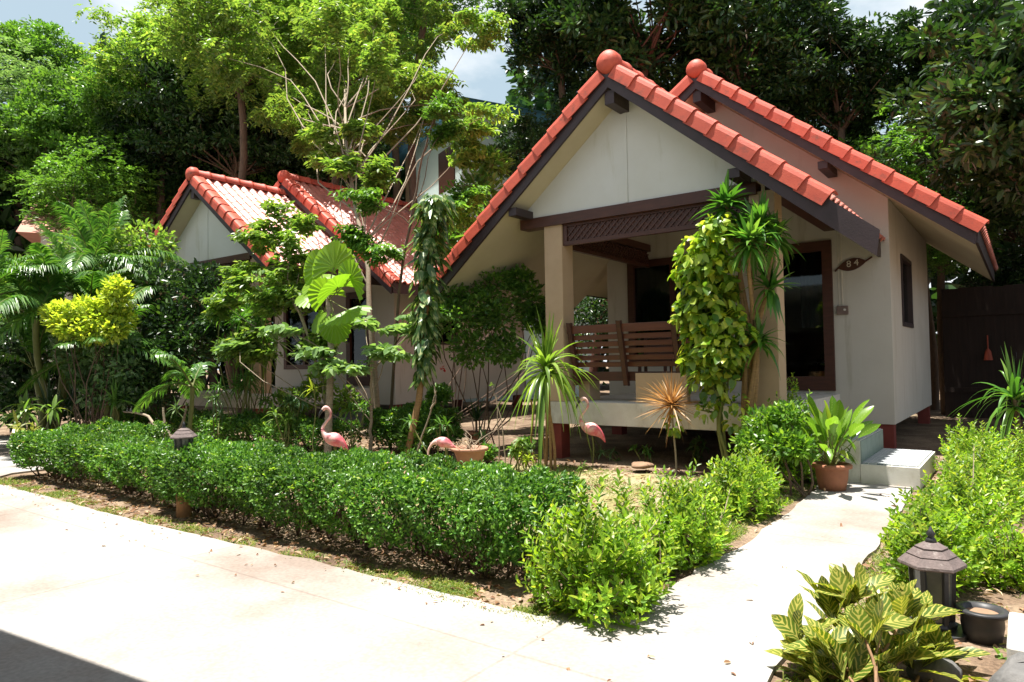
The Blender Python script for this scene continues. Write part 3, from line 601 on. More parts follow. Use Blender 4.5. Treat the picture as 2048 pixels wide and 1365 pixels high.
# ---------------------------------------------------------------- flamingos: spine with elliptical sections
def flamingo(base, neck, label, yaw=0., s=1., body_z=.42, legs=True):
    f = empty('flamingo', tuple(base), label, 'garden ornament', 'pink flamingo ornaments', rz=yaw)
    # local: x towards the tail, -x towards the head
    pts = [A(p)*s for p in neck]; rad = []
    P = A(pts); n = len(P)
    # smooth the neck/body spine with a Catmull-Rom curve
    def cr(P, m=6):
        Q = np.vstack([2*P[0]-P[1], P, 2*P[-1]-P[-2]]); out = []
        for i in range(1, len(Q)-2):
            for k in range(m):
                t = k/m; out.append(.5*((2*Q[i])+(-Q[i-1]+Q[i+1])*t+(2*Q[i-1]-5*Q[i]+4*Q[i+1]-Q[i+2])*t*t+(-Q[i-1]+3*Q[i]-3*Q[i+1]+Q[i+2])*t**3))
        out.append(Q[-2]); return A(out)
    C = cr(P[:, :4]); mb = MB(); mb.tube(C[:, :3], np.maximum(C[:, 3], .003), 14)
    o = mb.build('body', M['flamingo'], f, True)
    # head with beak
    h = P[0][:3]; d = nrm(P[0][:3]-P[1][:3])
    bk = MB(); bk.tube([h, h+d*.03*s+A([0, 0, -.006])*s, h+d*.055*s+A([0, 0, -.03])*s, h+d*.06*s+A([0, 0, -.055])*s], [.016*s, .015*s, .010*s, .003*s], 8); bk.build('beak', M['darkmetal'], f, True)
    ey = MB()
    for sd in (-1, 1): ey.lathe([(.001, -.005*s), (.005*s, 0), (.001, .005*s)], tuple(h+A([.004, sd*.017, .006])*s), 6)
    ey.build('eye', M['darkmetal'], f)
    bz = P[-1][:3]; 
    for sd in (-1, 1):   # folded wings
        v = MB(); m = 9; k = 8
        sc = []
        for i in range(m):
            t = i/(m-1); cx = WX0[0]*(1-t)+WX1[0]*t; cz_ = WX0[1]*(1-t)+WX1[1]*t; r = .062*math.sin(math.pi*min(t*1.0+.06, 1)**.7)*(1-.3*t)+.006
            sc.append([(cx*s, sd*(.052+.018*math.sin(a_)*.5)*s*(1-.55*t), (cz_+r*math.cos(a_))*s) if False else (cx*s, (sd*(.056-.03*t)+.014*math.sin(a_))*s, (cz_+r*math.cos(a_))*s) for a_ in np.arange(k)*2*math.pi/k])
        V = A(sc).reshape(-1, 3); i = np.arange(m-1)[:, None]*k; j = np.arange(k)[None]; v.add(V, np.stack([i+j, i+(j+1) % k, i+k+(j+1) % k, i+k+j], -1).reshape(-1, 4)); v.build('wing', M['flamingo'], f, True)
    for sd in (-1, 1):
        lg = MB(); x0 = LEGX*s; lg.tube([(x0, sd*.03*s, (body_z-.03)*s), (x0+.015*s, sd*.03*s, body_z*.5*s), (x0, sd*.03*s, 0)], [.008*s, .009*s, .007*s], 6); lg.build('leg', M['greenstem'], f, True)
    return f
# spine entries: x, y, z, radius  (head first, tail last)
UP = [(-.075, 0, .775, .019), (-.045, 0, .80, .023), (-.01, 0, .785, .018), (.012, 0, .74, .014), (.002, 0, .69, .014), (-.045, 0, .63, .015), (-.075, 0, .58, .018), (-.072, 0, .53, .024), (-.045, 0, .49, .040), (0, 0, .462, .066), (.06, 0, .44, .075), (.12, 0, .405, .056), (.165, 0, .36, .032), (.195, 0, .31, .014), (.205, 0, .285, .003)]
WX0, WX1, LEGX = (-.02, .475), (.17, .36), .055
b1 = Y(660, 945, -5.5); b1[2] = 0
flamingo(b1, UP, 'tall pink flamingo ornament standing in front of the ringed trunk at the left', yaw=math.radians(38), s=.97)
b2 = Y(1176, 930, -3.35); b2[2] = 0
flamingo(b2, UP, 'pink flamingo ornament standing before the white veranda slab', yaw=math.radians(30), s=1.0)
DOWN = [(-.235, 0, .10, .017), (-.225, 0, .14, .021), (-.20, 0, .20, .014), (-.19, 0, .28, .013), (-.175, 0, .36, .014), (-.14, 0, .42, .018), (-.09, 0, .455, .035), (-.03, 0, .462, .062), (.04, 0, .45, .072), (.10, 0, .425, .054), (.15, 0, .40, .03), (.20, 0, .375, .004)]
WX0, WX1 = (-.05, .475), (.16, .40)
b3 = Y(884, 972, -4.6); b3[2] = -.02
flamingo(b3, DOWN, 'pink flamingo ornament bending its head down behind the front hedge', yaw=math.radians(33), s=.82)
# ---------------------------------------------------------------- pots
def pot(loc, r0, r1, h, m, label, cat='flower pot', group=None, rimw=.018, soil=True):
    e = empty('flower_pot', tuple(loc), label, cat, group)
    MB().lathe([(.001, 0), (r0, 0), (r0+(r1-r0)*.55, h*.5), (r1-.012, h*.84), (r1-.01, h*.85), (r1+rimw, h*.86), (r1+rimw, h*.97), (r1+rimw*.5, h), (r1-.02, h), (r1-.03, h*.8)], (0, 0, 0), 28).build('bowl', M[m], e, True)
    if soil: MB().lathe([(r1-.026, h*.86), (r1*.5, h*.9), (.001, h*.91)], (0, 0, 0), 20).build('potting_soil', M['soil_lit'], e, True)
    return e
pb_ = Y(940, 932, -4.15); pb_[2] = 0
pot(pb_, .11, .20, .25, 'palepot', 'wide pale terracotta bowl holding bare dry twigs behind the hedge')
py_ = Y(953, 872, -3.0); py_[2] = .05
pot(py_, .09, .125, .24, 'terracotta', 'terracotta pot with a small spiky plant in the shade between the bungalows')
pg_ = G(1665, 984); pot(pg_, .11, .155, .26, 'terracotta', 'terracotta pot with broad green leaves at the foot of the white steps')
pk_ = G(1966, 1280); pot(pk_, .070, .092, .135, 'blackpot', 'small black plastic pot beside the squat lantern', rimw=.008)
pr_ = G(2040, 1130); pot(pr_, .07, .10, .15, 'terracotta', 'small terracotta pot at the right edge above the black pot')
# white block with a grey stone at the lower right corner
wb = G(2003, 1395); ob = MB().box((0, 0, 0), (.5, .42, .19)); o = ob.build('plinth_block', M['white']); o.location = tuple(wb+A([.02, 0, 0])); bevel(o, .012); tag(o, 'whitewashed concrete block cut off by the lower right corner', 'block')
def rock(name, loc, r, m, label, cat, sq=.7, group=None, sub=2):
    mb = MB(); k = 14; pr = []
    v = []; ks = 9
    ph_ = rng.random(6)*6
    for i in range(ks):
        th = math.pi*i/(ks-1)
        for j in range(k):
            a_ = 2*math.pi*j/k; rr = r*(1+.13*math.sin(2*a_+ph_[0])*math.sin(th*2+ph_[1])+.08*math.sin(3*a_+ph_[2]+th*3)+rng.normal()*.02)
            v.append((rr*math.sin(th)*math.cos(a_), rr*math.sin(th)*math.sin(a_), rr*sq*math.cos(th)+r*sq*.6))
    f = [(i*k+j, i*k+(j+1) % k, (i+1)*k+(j+1) % k, (i+1)*k+j) for i in range(ks-1) for j in range(k)]
    mb.add(v, f); o = mb.build(name, M[m], None, True); o.location = tuple(loc); return tag(o, label, cat, group)
st_ = G(2046, 1420); rock('stone', st_+A([.03, -.06, 0]), .14, 'stone', 'dark grey boulder leaning on the whitewashed block', 'stone', .9)
rock('stone', G(1870, 1362), .09, 'stone', 'grey stone half hidden beneath the croton leaves', 'stone')
rock('stone', G(1678+85, 1400)-A([0.0, 0.1, 0]), .06, 'stone', 'low stone under the croton stems', 'stone')
rock('stone', G(1440, 858)*A([0, 0, 0])+Y(1285, 935, -3.35), .13, 'soil_lit', 'flat sandy rock on the bare ground before the veranda slab', 'stone', .28)
# ---------------------------------------------------------------- plants
def stems(mb, base, ends, r0=.008, r1=.003, k=3, amp=.08, n=4):
    for e in ends: mb.tube(bend(base if np.ndim(base[0]) == 0 else base[rng.integers(len(base))], e, n, amp), np.linspace(r0, r1, n), k, False)
    return mb
def plant(name, base, label, cat, group=None): return empty(name, tuple(base), label, cat, group)
def fin(mb, root, name, m, smooth=False):
    return shifted(mb, root.location[:]).build(name, M[m], root, smooth)
def shrub(base, rx, ry, h, n, k, ll, lw, m, label, group='lime green shrubs along the path', z0=.12, cat='shrub', stem='palebark', up=.6, seed=0):
    root = plant('shrub', base, label, cat, group); b = A(base, float)
    u = rdir(n, .55); u[:, 2] = np.abs(u[:, 2]); rad = .72+.34*rng.random(n)
    lob = 1+.16*np.sin(3*np.arctan2(u[:, 1], u[:, 0])+b[0]*7)+.1*rng.normal(size=n)
    tips = b + A([0, 0, z0]) + np.stack([u[:, 0]*rx*rad*lob, u[:, 1]*ry*rad*lob, u[:, 2]*(h-z0)*rad*lob], 1)
    low = rng.random(n) < .22; tips[low] = b + (tips[low]-b)*A([.9, .9, .55])
    mb = MB(); sm = MB()
    dirs = nrm(nrm(tips-(b+A([0, 0, h*.15])))*.8 + A([0, 0, up]) + rng.normal(size=(n, 3))*.2)
    L = rng.uniform(.55, 1.1, n)*ll*3.2
    s0 = tips - dirs*L[:, None]
    for i in range(k):     # leaves spiralling up the shoot
        t = (i+.5)/k; az = i*2.4+rng.random(n)*.8
        a_ = nrm(np.cross(dirs, A([.3, .2, 1.]))); c_ = np.cross(dirs, a_)
        side = a_*np.cos(az)[:, None] + c_*np.sin(az)[:, None]
        d = nrm(side*.85 + dirs*(.35+.6*t)); P = s0 + dirs*(L*t)[:, None]
        leaf6(mb, P, d, dirs + rng.normal(size=(n, 3))*.25, ll*rng.uniform(.65, 1.15, n)*(1-.3*t), lw*rng.uniform(.8, 1.2, n), .3)
    for i in rng.choice(n, min(n, 60), False):
        bb_ = b + A([rng.normal()*.04, rng.normal()*.04, 0]); sm.tube(bend(bb_, tips[i], 4, .06), [.006, .005, .004, .002], 3, False)
    fin(sm, root, 'stem', stem); fin(mb, root, 'foliage', m); return root
def bush(base, C, m, label, ll=.05, lw=.026, n=300, bark='bark', name='bush', group=None, twig=None, stem_r=.012, cat='bush'):
    r = plant(name, base, label, cat, group); mb, sm = MB(), MB()
    for c, rr in C:
        clump(mb, c, rr*1.1, int(n*1.7), ll*1.15, lw*1.2, .8, twig=twig); sm.tube(bend(A(base)+rng.normal(size=3)*A([.05, .05, 0]), c, 6, .06), np.linspace(stem_r, .005, 6), 5, False)
        for q in range(6): sm.tube(bend(c, A(c)+rdir(1)[0]*rr*.8, 3, .1), .004, 3, False)
    fin(sm, r, 'stem', bark); fin(mb, r, 'foliage', m); return r
def hedge(x0, x1, y0, y1, h, n, ll, lw, label, dep=.10, zl=.09, rot=None, stemn=170, m='hedge', name='hedge'):
    """clipped hedge: leaves in the outer shell of a lumpy block, bare twigs below"""
    c = A([(x0+x1)/2, (y0+y1)/2, 0]); root = plant(name, c, label, 'hedge', None)
    lx, ly = x1-x0, y1-y0; areas = A([lx*ly, lx*(h-zl), lx*(h-zl)*.7, ly*(h-zl), ly*(h-zl)]); fsel = rng.choice(5, n, p=areas/areas.sum())
    u, v, w = rng.random(n), rng.random(n), rng.random(n)**1.3*dep
    X = x0+u*lx; Yy = y0+u*ly; Z = zl+(h-zl)*v**.8
    P = np.zeros((n, 3)); N = np.zeros((n, 3))
    for k, (px, py, pz, nn) in enumerate([(X, y0+v*ly, h-w, (0, 0, 1)), (X, y0+w, Z, (0, -1, .3)), (X, y1-w, Z, (0, 1, .3)), (x0+w, Yy, Z, (-1, 0, .3)), (x1-w, Yy, Z, (1, 0, .3))]):
        q = fsel == k; P[q] = np.stack([px, py, pz], 1)[q]; N[q] = nn
    # lumpy surface, rounded shoulders
    lump = .050*np.sin(P[:, 0]*5.1+1)*np.cos(P[:, 1]*6.3) + .04*np.sin(P[:, 0]*11.7+P[:, 2]*9+2) + .03*np.sin(P[:, 0]*2.3) + .022*np.sin(P[:, 0]*23+P[:, 1]*19+P[:, 2]*21)
    P += N*lump[:, None]
    ey = np.minimum(np.abs(P[:, 1]-y0), np.abs(y1-P[:, 1])); ex = np.minimum(np.abs(P[:, 0]-x0), np.abs(x1-P[:, 0])); e = np.minimum(ey, ex)
    tp = fsel == 0; P[tp, 2] -= .10*np.exp(-e[tp]/.07)
    sd = ~tp; tt = (P[sd, 2]-zl)/(h-zl); ins = .10*np.maximum(0, .35-tt)/.35 + .05*np.maximum(0, tt-.8)/.2
    P[sd] -= N[sd]*A([1, 1, 0])*ins[:, None]
    keep = rng.random(n) < np.where(tp, 1, np.clip((P[:, 2]-zl*.2)/(h*.38), .2, 1))
    gap = np.sin(P[:, 0]*4.3+1.7)*np.sin(P[:, 0]*9.1)+.6*np.sin(P[:, 2]*17+P[:, 0]*13); keep &= tp | (gap < .75) | (rng.random(n) < .35)
    P, N = P[keep], N[keep]; d = nrm(N*.6 + rng.normal(size=P.shape)*.7 + A([0, 0, .25])); nn = N + rng.normal(size=P.shape)*.7 + A([0, 0, .4])
    mb = MB(); leaf6(mb, P, d, nn, ll*rng.uniform(.6, 1.3, len(P)), lw*rng.uniform(.7, 1.2, len(P)), .2)
    # stray shoots
    q = rng.choice(np.where(P[:, 2] > h-.25)[0], int(lx*16)); sprays(mb, P[q], nrm(d[q]+A([0, 0, .6])), .10, 4, ll, lw)
    fg = MB(); q = rng.choice(np.where(P[:, 2] > h-.14)[0], int(lx*130)); sprays(fg, P[q]-A([0, 0, .02]), nrm(d[q]*.6+A([0, 0, .5])), .055, 3, ll*.9, lw*.9); fin(fg, root, 'new_growth', 'lime'); dg_ = MB(); q = rng.choice(len(P), int(lx*70)); leaf6(dg_, P[q], d[q], nn[q], ll*1.1, lw, .5); fin(dg_, root, 'dead_leaves', 'dry')
    sm = MB(); ns = int(stemn*lx/6)
    for i in range(ns):
        b = A([rng.uniform(x0+.08, x1-.08), rng.uniform(y0+.16, y1-.16), 0]); 
        for j in range(3):
            e_ = b + A([rng.normal()*.16, rng.normal()*.14, rng.uniform(.3, .9)*h]); e_[0] = np.clip(e_[0], x0+.06, x1-.06); e_[1] = np.clip(e_[1], y0+.06, y1-.06)
            sm.tube(bend(b, e_, 4, .08), [.009, .007, .005, .003], 4, False)
    fin(sm, root, 'stem', 'bark'); fin(mb, root, 'foliage', m); return root
hedge(-4.6, -.82, -7.48, -6.62, .53, 76000, .030, .018, 'long clipped dark green hedge along the road right of the ochre lamp post')
hedge(-8.1, -4.55, -7.36, -6.65, .49, 42000, .034, .021, 'clipped hedge stretch left of the ochre lamp post', stemn=90)
hedge(-8.15, -7.4, -6.6, -5.9, .50, 10000, .036, .022, 'rounded hedge block at the left end where the hedge turns back', stemn=50)
hedge(-11.6, -6.0, -4.7, -3.9, .46, 28000, .042, .026, 'low clipped hedge before the left bungalow behind the first flamingo', stemn=60)
hedge(-6.0, -4.9, -3.9, -3.1, .60, 12000, .042, .026, 'bushy upright end of the inner hedge beside the climbing pothos', stemn=30)
# lime shrubs on both sides of the path
LS = [((1195, 1225), .40, .38, .56, 420, 'bushy lime shrub at the corner where path meets road'),
      ((1375, 1120), .30, .42, .52, 330, 'lime shrub second from the road, brown dry twigs at its foot'),
      ((1300, 1150), .22, .20, .36, 120, 'small lime sprig squeezed between the two front path shrubs'),
      ((1490, 1030), .32, .46, .50, 330, 'lime shrub third from the road, grass at its foot'),
      ((1585, 965), .34, .42, .78, 420, 'taller lime shrub left of the broad-leaved pot'),
      ((1560, 925), .36, .34, .95, 380, 'tallest darker lime shrub against the right veranda column')]
for (px, py), rx, ry, h, n, lb in LS: shrub(G(px, py), rx*.93, ry*.9, h, n, 11, .064, .019, 'lime', lb)
bush(Y(1600, 960, -3.95)*A([1, 1, 0]), [(Y(x, y, yy), q) for x, y, yy, q in ((1530, 850, -3.8, .17), (1575, 835, -3.8, .16), (1560, 890, -4.0, .17), (1595, 895, -4.0, .13), (1505, 890, -4.0, .14))], 'lime2', 'dense green bush between the lime row and the broad-leaved pot', .058, .030, 210)
RS = [((1835, 1165), .30, .40, .50, 330, 'lime shrub right of the path just behind the squat lantern'),
      ((1900, 1100), .34, .42, .56, 360, 'lime shrub right of the path, middle of the row'),
      ((1945, 1020), .40, .55, .60, 380, 'yellowish lime shrub at the far half of the right row'),
      ((1935, 955), .42, .50, .56, 330, 'farthest lime shrub of the right row near the steps'),
      ((2045, 985), .45, .6, .62, 330, 'lime shrub cut by the right edge of the view'),
      ((1985, 1165), .22, .25, .34, 140, 'low lime shrub behind the black pot')]
for (px, py), rx, ry, h, n, lb in RS: shrub(G(px, py)+A([.07, 0, 0]), rx*.85, ry, h*.93, n, 10, .056, .019, 'lime', lb)
# rosettes of arching straps
def rosette(mb, c, n, L, W, droop, up, fold=.18, prof=STRAP, tilt=(0, 0), lmin=.6, upj=.45):
    az = rng.random(n)*2*math.pi; el = up + rng.normal(size=n)*upj
    d = np.stack([np.cos(az)*np.cos(el)+tilt[0], np.sin(az)*np.cos(el)+tilt[1], np.sin(el)], 1)
    P = np.asarray(c, float) + rng.normal(size=(n, 3))*.012
    return ribbon(mb, P, d, A([0, 0, 1.]) + rng.normal(size=(n, 3))*.15, L*rng.uniform(lmin, 1.1, n), W*rng.uniform(.8, 1.15, n), droop*rng.uniform(.5, 1.4, n)*np.clip(np.cos(el), .15, 1), fold, prof)
# arching strap dracaena
dr = Y(1100, 930, -3.75); dr[2] = 0; r = plant('dracaena', dr, 'dracaena with long arching pale striped leaves left of the standing flamingo by the veranda', 'dracaena')
top = Y(1093, 738, -3.75); mb = MB(); rosette(mb, top, 40, .80, .052, .75, .75, prof=A([.6, 1, 1, .9, .75, .5, .25, .04])); rosette(mb, top-A([0, 0, .08]), 36, .82, .050, 1.1, .15, prof=A([.6, 1, 1, .9, .75, .5, .25, .04])); rosette(mb, top, 18, .62, .045, .1, 1.35, upj=.15)
fin(mb, r, 'leaf', 'strap', True); sm = MB()
for px in (1092, 1102, 1110): b = Y(px, 932, -3.75); b[2] = 0; sm.tube(bend(b, top+A([rng.normal()*.02, 0, -.06]), 6, .015), .018, 7, False)
for px, pt in ((1062, 800), (1078, 770)): b = Y(px+12, 925, -3.5); b[2] = 0; sm.tube(bend(b, Y(px, pt, -3.6), 6, .03), .011, 6, False)
fin(sm, r, 'stem', 'cane', True)
# bronze marginata
b_ = Y(1352, 930, -3.35); b_[2] = 0; top = Y(1344, 812, -3.35); r = plant('bronze_dracaena', b_, 'spiky bronze dracaena glowing orange in front of the veranda slab', 'dracaena')
mb = MB(); n = 150; d = rdir(n); d[:, 2] = np.where(rng.random(n) < .6, np.abs(d[:, 2]), d[:, 2]); ribbon(mb, top+rng.normal(size=(n, 3))*.01, d, A([0, 0, 1.])+rng.normal(size=(n, 3))*.2, rng.uniform(.30, .50, n), .019, .12, .2, A([.7, 1, .8, .5, .06]))
fin(mb, r, 'leaf', 'bronze'); sm = MB(); sm.tube(bend(b_, top, 7, .05), .011, 7, False); fin(sm, r, 'stem', 'palebark', True)
# tall dracaena with several heads in front of the right column
b_ = Y(1493, 930, -3.15); b_[2] = 0; r = plant('dracaena', b_, 'tall many-headed dracaena climbing past the right veranda column', 'dracaena')
mb, sm = MB(), MB()
for px, py, yy, n, L in ((1452, 412, -3.35, 54, .44), (1520, 452, -3.3, 56, .42), (1500, 485, -3.5, 50, .40), (1552, 474, -3.15, 44, .38), (1478, 460, -3.1, 30, .3), (1540, 575, -3.2, 30, .38), (1520, 680, -3.2, 30, .36)):
    c = Y(px, py, yy); rosette(mb, c, int(n*1.2), L*.9, .048, .35, .65, prof=A([.5, 1, 1, .85, .5, .05])); rosette(mb, c-A([0, 0, .05]), n//2, L*.85, .045, .8, -.1, prof=A([.5, 1, 1, .85, .5, .05]))
    mid = Y(1505 + (px-1505)*.3, 640, -3.15); sm.tube(np.vstack([bend(b_, mid, 5, .02), bend(mid, c, 5, .03)[1:]]), np.linspace(.028, .018, 9), 8, False)
fin(mb, r, 'leaf', 'dracaena', True); fin(sm, r, 'cane', 'cane', True)
# schefflera column with rounded yellow-green leaves
b_ = Y(1458, 950, -3.3); b_[2] = 0; r = plant('schefflera', b_, 'tall column of rounded yellow-green leaves before the front window', 'shrub')
mb, sm = MB(), MB(); C = []
for px, py, w in ((1430, 470, 45), (1400, 505, 50), (1430, 540, 60), (1395, 560, 55), (1425, 600, 60), (1390, 625, 50), (1440, 650, 50), (1415, 690, 55), (1455, 720, 35), (1430, 760, 50), (1400, 660, 40), (1395, 720, 35), (1440, 700, 40), (1410, 585, 45), (1450, 580, 30), (1460, 630, 25)):
    C.append((Y(px, py, -3.35+rng.normal()*.12), w/160.))
for c, w in C:
    n = 85; u = rdir(n, .2); P = c + u*w*.82*rng.random((n, 1))**.4*A([1, .9, .8])
    for q in range(2):
        d = nrm(u*.5 + rdir(n)*.8 + A([0, 0, -.15])); ribbon(mb, P, d, u+A([0, 0, .9])+rng.normal(size=(n, 3))*.3, rng.uniform(.075, .125, n), rng.uniform(.055, .085, n), .35, .1, A([.25, .95, 1, .75, .15]))
    sm.tube(bend(c-A([0, 0, .15]), c, 3, .1), .007, 4, False)
for px, py in ((1412, 820), (1440, 812), (1478, 805), (1425, 800), (1470, 845), (1345, 848), (1472, 700), (1490, 665)):
    c = Y(px, py, -3.4); n = 22; u = rdir(n); P = c+u*.07; ribbon(mb, P, nrm(u+A([0, 0, -.2])), A([0, 0, 1.])+rng.normal(size=(n, 3))*.5, rng.uniform(.05, .09, n), rng.uniform(.045, .06, n), .4, .12, A([.3, 1, 1, .8, .2]))
fin(mb, r, 'leaf', 'scheff', True)
for px, py in ((1430, 480), (1400, 560), (1445, 640), (1415, 720), (1470, 700), (1400, 820)):
    sm.tube(np.vstack([bend(b_+A([rng.normal()*.03, rng.normal()*.03, 0]), Y(1440, 830, -3.35)+rng.normal(size=3)*.02, 5, .03), bend(Y(1440, 830, -3.35), Y(px, py, -3.35), 5, .05)[1:]]), np.linspace(.020, .008, 9), 6, False)
fin(sm, r, 'stem', 'greenstem', True)
# broad-leaved plant growing in the terracotta pot
r = plant('broad_leaf_plant', pg_+A([0, 0, .25]), 'broad upright green leaves with yellow tips growing in the terracotta pot', 'pot plant')
mb = MB(); c = pg_+A([0, 0, .27]); n = 40; az = rng.random(n)*6.28; el = rng.uniform(.6, 1.5, n)
d = np.stack([np.cos(az)*np.cos(el), np.sin(az)*np.cos(el), np.sin(el)], 1); st = c + d*rng.uniform(.10, .42, n)[:, None]
BROAD = A([.12, .55, .9, 1, .85, .5, .05])
ribbon(mb, st, d, A([0, 0, 1.])+rng.normal(size=(n, 3))*.3, rng.uniform(.28, .44, n), rng.uniform(.08, .12, n), .2, .16, BROAD, .12); n2_ = 26; az = rng.random(n2_)*6.28; d2 = np.stack([np.cos(az), np.sin(az), rng.uniform(-.3, .5, n2_)], 1); ribbon(mb, c+d2*.08+A([0, 0, .05])+rng.random((n2_, 1))*A([0, 0, .22]), d2, A([0, 0, 1.])+rng.normal(size=(n2_, 3))*.3, rng.uniform(.12, .22, n2_), rng.uniform(.05, .08, n2_), .6, .14, BROAD, .1)
fin(mb, r, 'leaf', 'bigleaf', True)
sm = MB(); stems(sm, c-A([0, 0, .05]), st, .007, .004); fin(sm, r, 'stem', 'greenstem')
# croton in the foreground
b_ = G(1740, 1430); r = plant('croton', b_, 'yellow-veined croton with large mottled leaves in the lower right foreground', 'croton')
mb, sm = MB(), MB()
for px, py, dd in [(1640, 1330, 0), (1610, 1270, .05), (1660, 1230, .1), (1690, 1290, 0), (1720, 1200, .1), (1760, 1250, .0), (1700, 1190, .12), (1800, 1220, .05), (1820, 1290, 0), (1850, 1240, .1), (1870, 1310, .05), (1780, 1320, -.05), (1730, 1270, -.08), (1660, 1300, -.05), (1840, 1340, -.03), (1700, 1345, -.1), (1770, 1370, -.1), (1650, 1365, -.06), (1880, 1370, 0), (1730, 1330, -.05)]:
    depth = 2.62+dd*1.3; c = D(px+rng.normal()*6, py+10, depth+.04); sm.tube(bend(b_+rng.normal(size=3)*A([.06, .06, 0]), c, 5, .05), np.linspace(.008, .005, 5), 6, False)
    n = 9; az = rng.random(n)*6.28; el = rng.uniform(.3, 1.4, n); lean = nrm((c-b_)*A([1, 1, 0])+1e-6)
    d = np.stack([np.cos(az)*np.cos(el), np.sin(az)*np.cos(el), np.sin(el)], 1)+lean*.45
    ribbon(mb, c+rng.normal(size=(n, 3))*.015, d, A([0, 0, 1.])+rng.normal(size=(n, 3))*.25, rng.uniform(.14, .24, n), rng.uniform(.055, .082, n), .2, .13, A([.08, .42, .8, 1, 1, .85, .5, .05]), .12)
fin(mb, r, 'leaf', 'croton', True); fin(sm, r, 'stem', 'crotonstem', True)
# strap lily at the right edge
b_ = G(2035, 935); r = plant('strap_lily', b_, 'strap-leaved plant with long drooping leaves against the dark fence at the right edge', 'dracaena')
mb = MB(); c = b_+A([0, 0, .75]); rosette(mb, c, 34, .75, .045, .9, .75, prof=A([.6, 1, 1, .9, .75, .5, .25, .04])); rosette(mb, c-A([0, 0, .1]), 18, .8, .04, 1.2, .3, prof=A([.6, 1, 1, .9, .75, .5, .25, .04])); fin(mb, r, 'leaf', 'dracaena', True)
sm = MB(); sm.tube(bend(b_, c, 4, .04), .025, 7, False); fin(sm, r, 'stem', 'bark')
# spiky plant in the shaded pot, dry twigs in the bowl
r = plant('spiky_plant', py_+A([0, 0, .2]), 'small dark spiky plant in the shaded terracotta pot', 'pot plant'); mb = MB(); c = py_+A([0, 0, .40]); rosette(mb, c, 22, .34, .028, .15, .8); fin(mb, r, 'leaf', 'dark', True); sm = MB(); sm.tube([py_+A([0, 0, .2]), c], .016, 6); fin(sm, r, 'stem', 'bark')
r = plant('dry_twigs', pb_+A([0, 0, .2]), 'bare grey twigs sprouting from the pale terracotta bowl', 'dead plant'); sm = MB()
for i in range(16):
    e_ = pb_+A([rng.normal()*.16, rng.normal()*.14, rng.uniform(.32, .46)]); sm.tube(bend(pb_+A([rng.normal()*.05, rng.normal()*.05, .22]), e_, 5, .12), np.linspace(.006, .003, 5), 4, False)
fin(sm, r, 'stem', 'palebark')
def bare(name, segs, m, label, cat, r0=.012, group=None, buds=None):
    """bare forked stems through given points"""
    base = A(segs[0][0], float).copy(); r = plant(name, base, label, cat, group); sm = MB()
    for s_ in segs: P = A(s_, float); T_ = np.linspace(0, 1, len(P)); tt = np.linspace(0, 1, 9); sm.tube(np.stack([np.interp(tt, T_, P[:, i]) for i in range(3)], 1)+rng.normal(size=(9, 3))*.004, np.linspace(r0, r0*.45, 9), 6, False)
    fin(sm, r, 'stem', m, True)
    if buds:
        mb = MB()
        for c in buds: rosette(mb, c, 9, .06, .02, .2, .6, prof=LANCE)
        fin(mb, r, 'leaf', 'bright', True)
    return r
yb_ = -5.45
bare('frangipani', [[Y(352, 905, yb_)*A([1, 1, 0]), Y(345, 885, yb_), Y(318, 862, yb_), Y(298, 835, yb_), Y(285, 828, yb_), Y(248, 824, yb_)], [Y(345, 885, yb_), Y(330, 850, yb_), Y(326, 815, yb_)], [Y(345, 880, yb_), Y(365, 850, yb_), Y(374, 812, yb_)], [Y(318, 862, yb_), Y(300, 885, yb_-.1), Y(275, 870, yb_-.1)]], 'palebark', 'leafless frangipani with pale forked branches behind the left hedge', 'bare shrub', .030, buds=[Y(374, 810, yb_), Y(283, 822, yb_)])
bare('bare_cane', [[Y(1000, 935, -3.8)*A([1, 1, 0]), Y(998, 880, -3.8), Y(994, 810, -3.8), Y(984, 772, -3.8)], [Y(1012, 935, -3.8)*A([1, 1, 0]), Y(1004, 850, -3.8), Y(992, 790, -3.8)]], 'palebark', 'pair of bare grey canes between the bowl and the arching dracaena', 'bare shrub', .009, buds=[Y(983, 770, -3.8)])
bare('bare_cane', [[Y(830, 925, -4.1)*A([1, 1, 0]), Y(842, 880, -4.1), Y(862, 820, -4.1), Y(873, 780, -4.1)], [Y(862, 820, -4.1), Y(872, 800, -4.1), Y(868, 770, -4.1)]], 'palebark', 'forked bare stick right of the climbing pothos', 'bare shrub', .014, group=None)
# flower spot
r = plant('red_hibiscus', Y(885, 738, -3.6), 'tiny red blossom hanging beneath the bushy shrub between the bungalows', 'flower'); mb = MB(); rosette(mb, Y(885, 738, -3.6), 9, .05, .035, .3, .0, prof=OVAL); fin(mb, r, 'petal', 'flower', True)
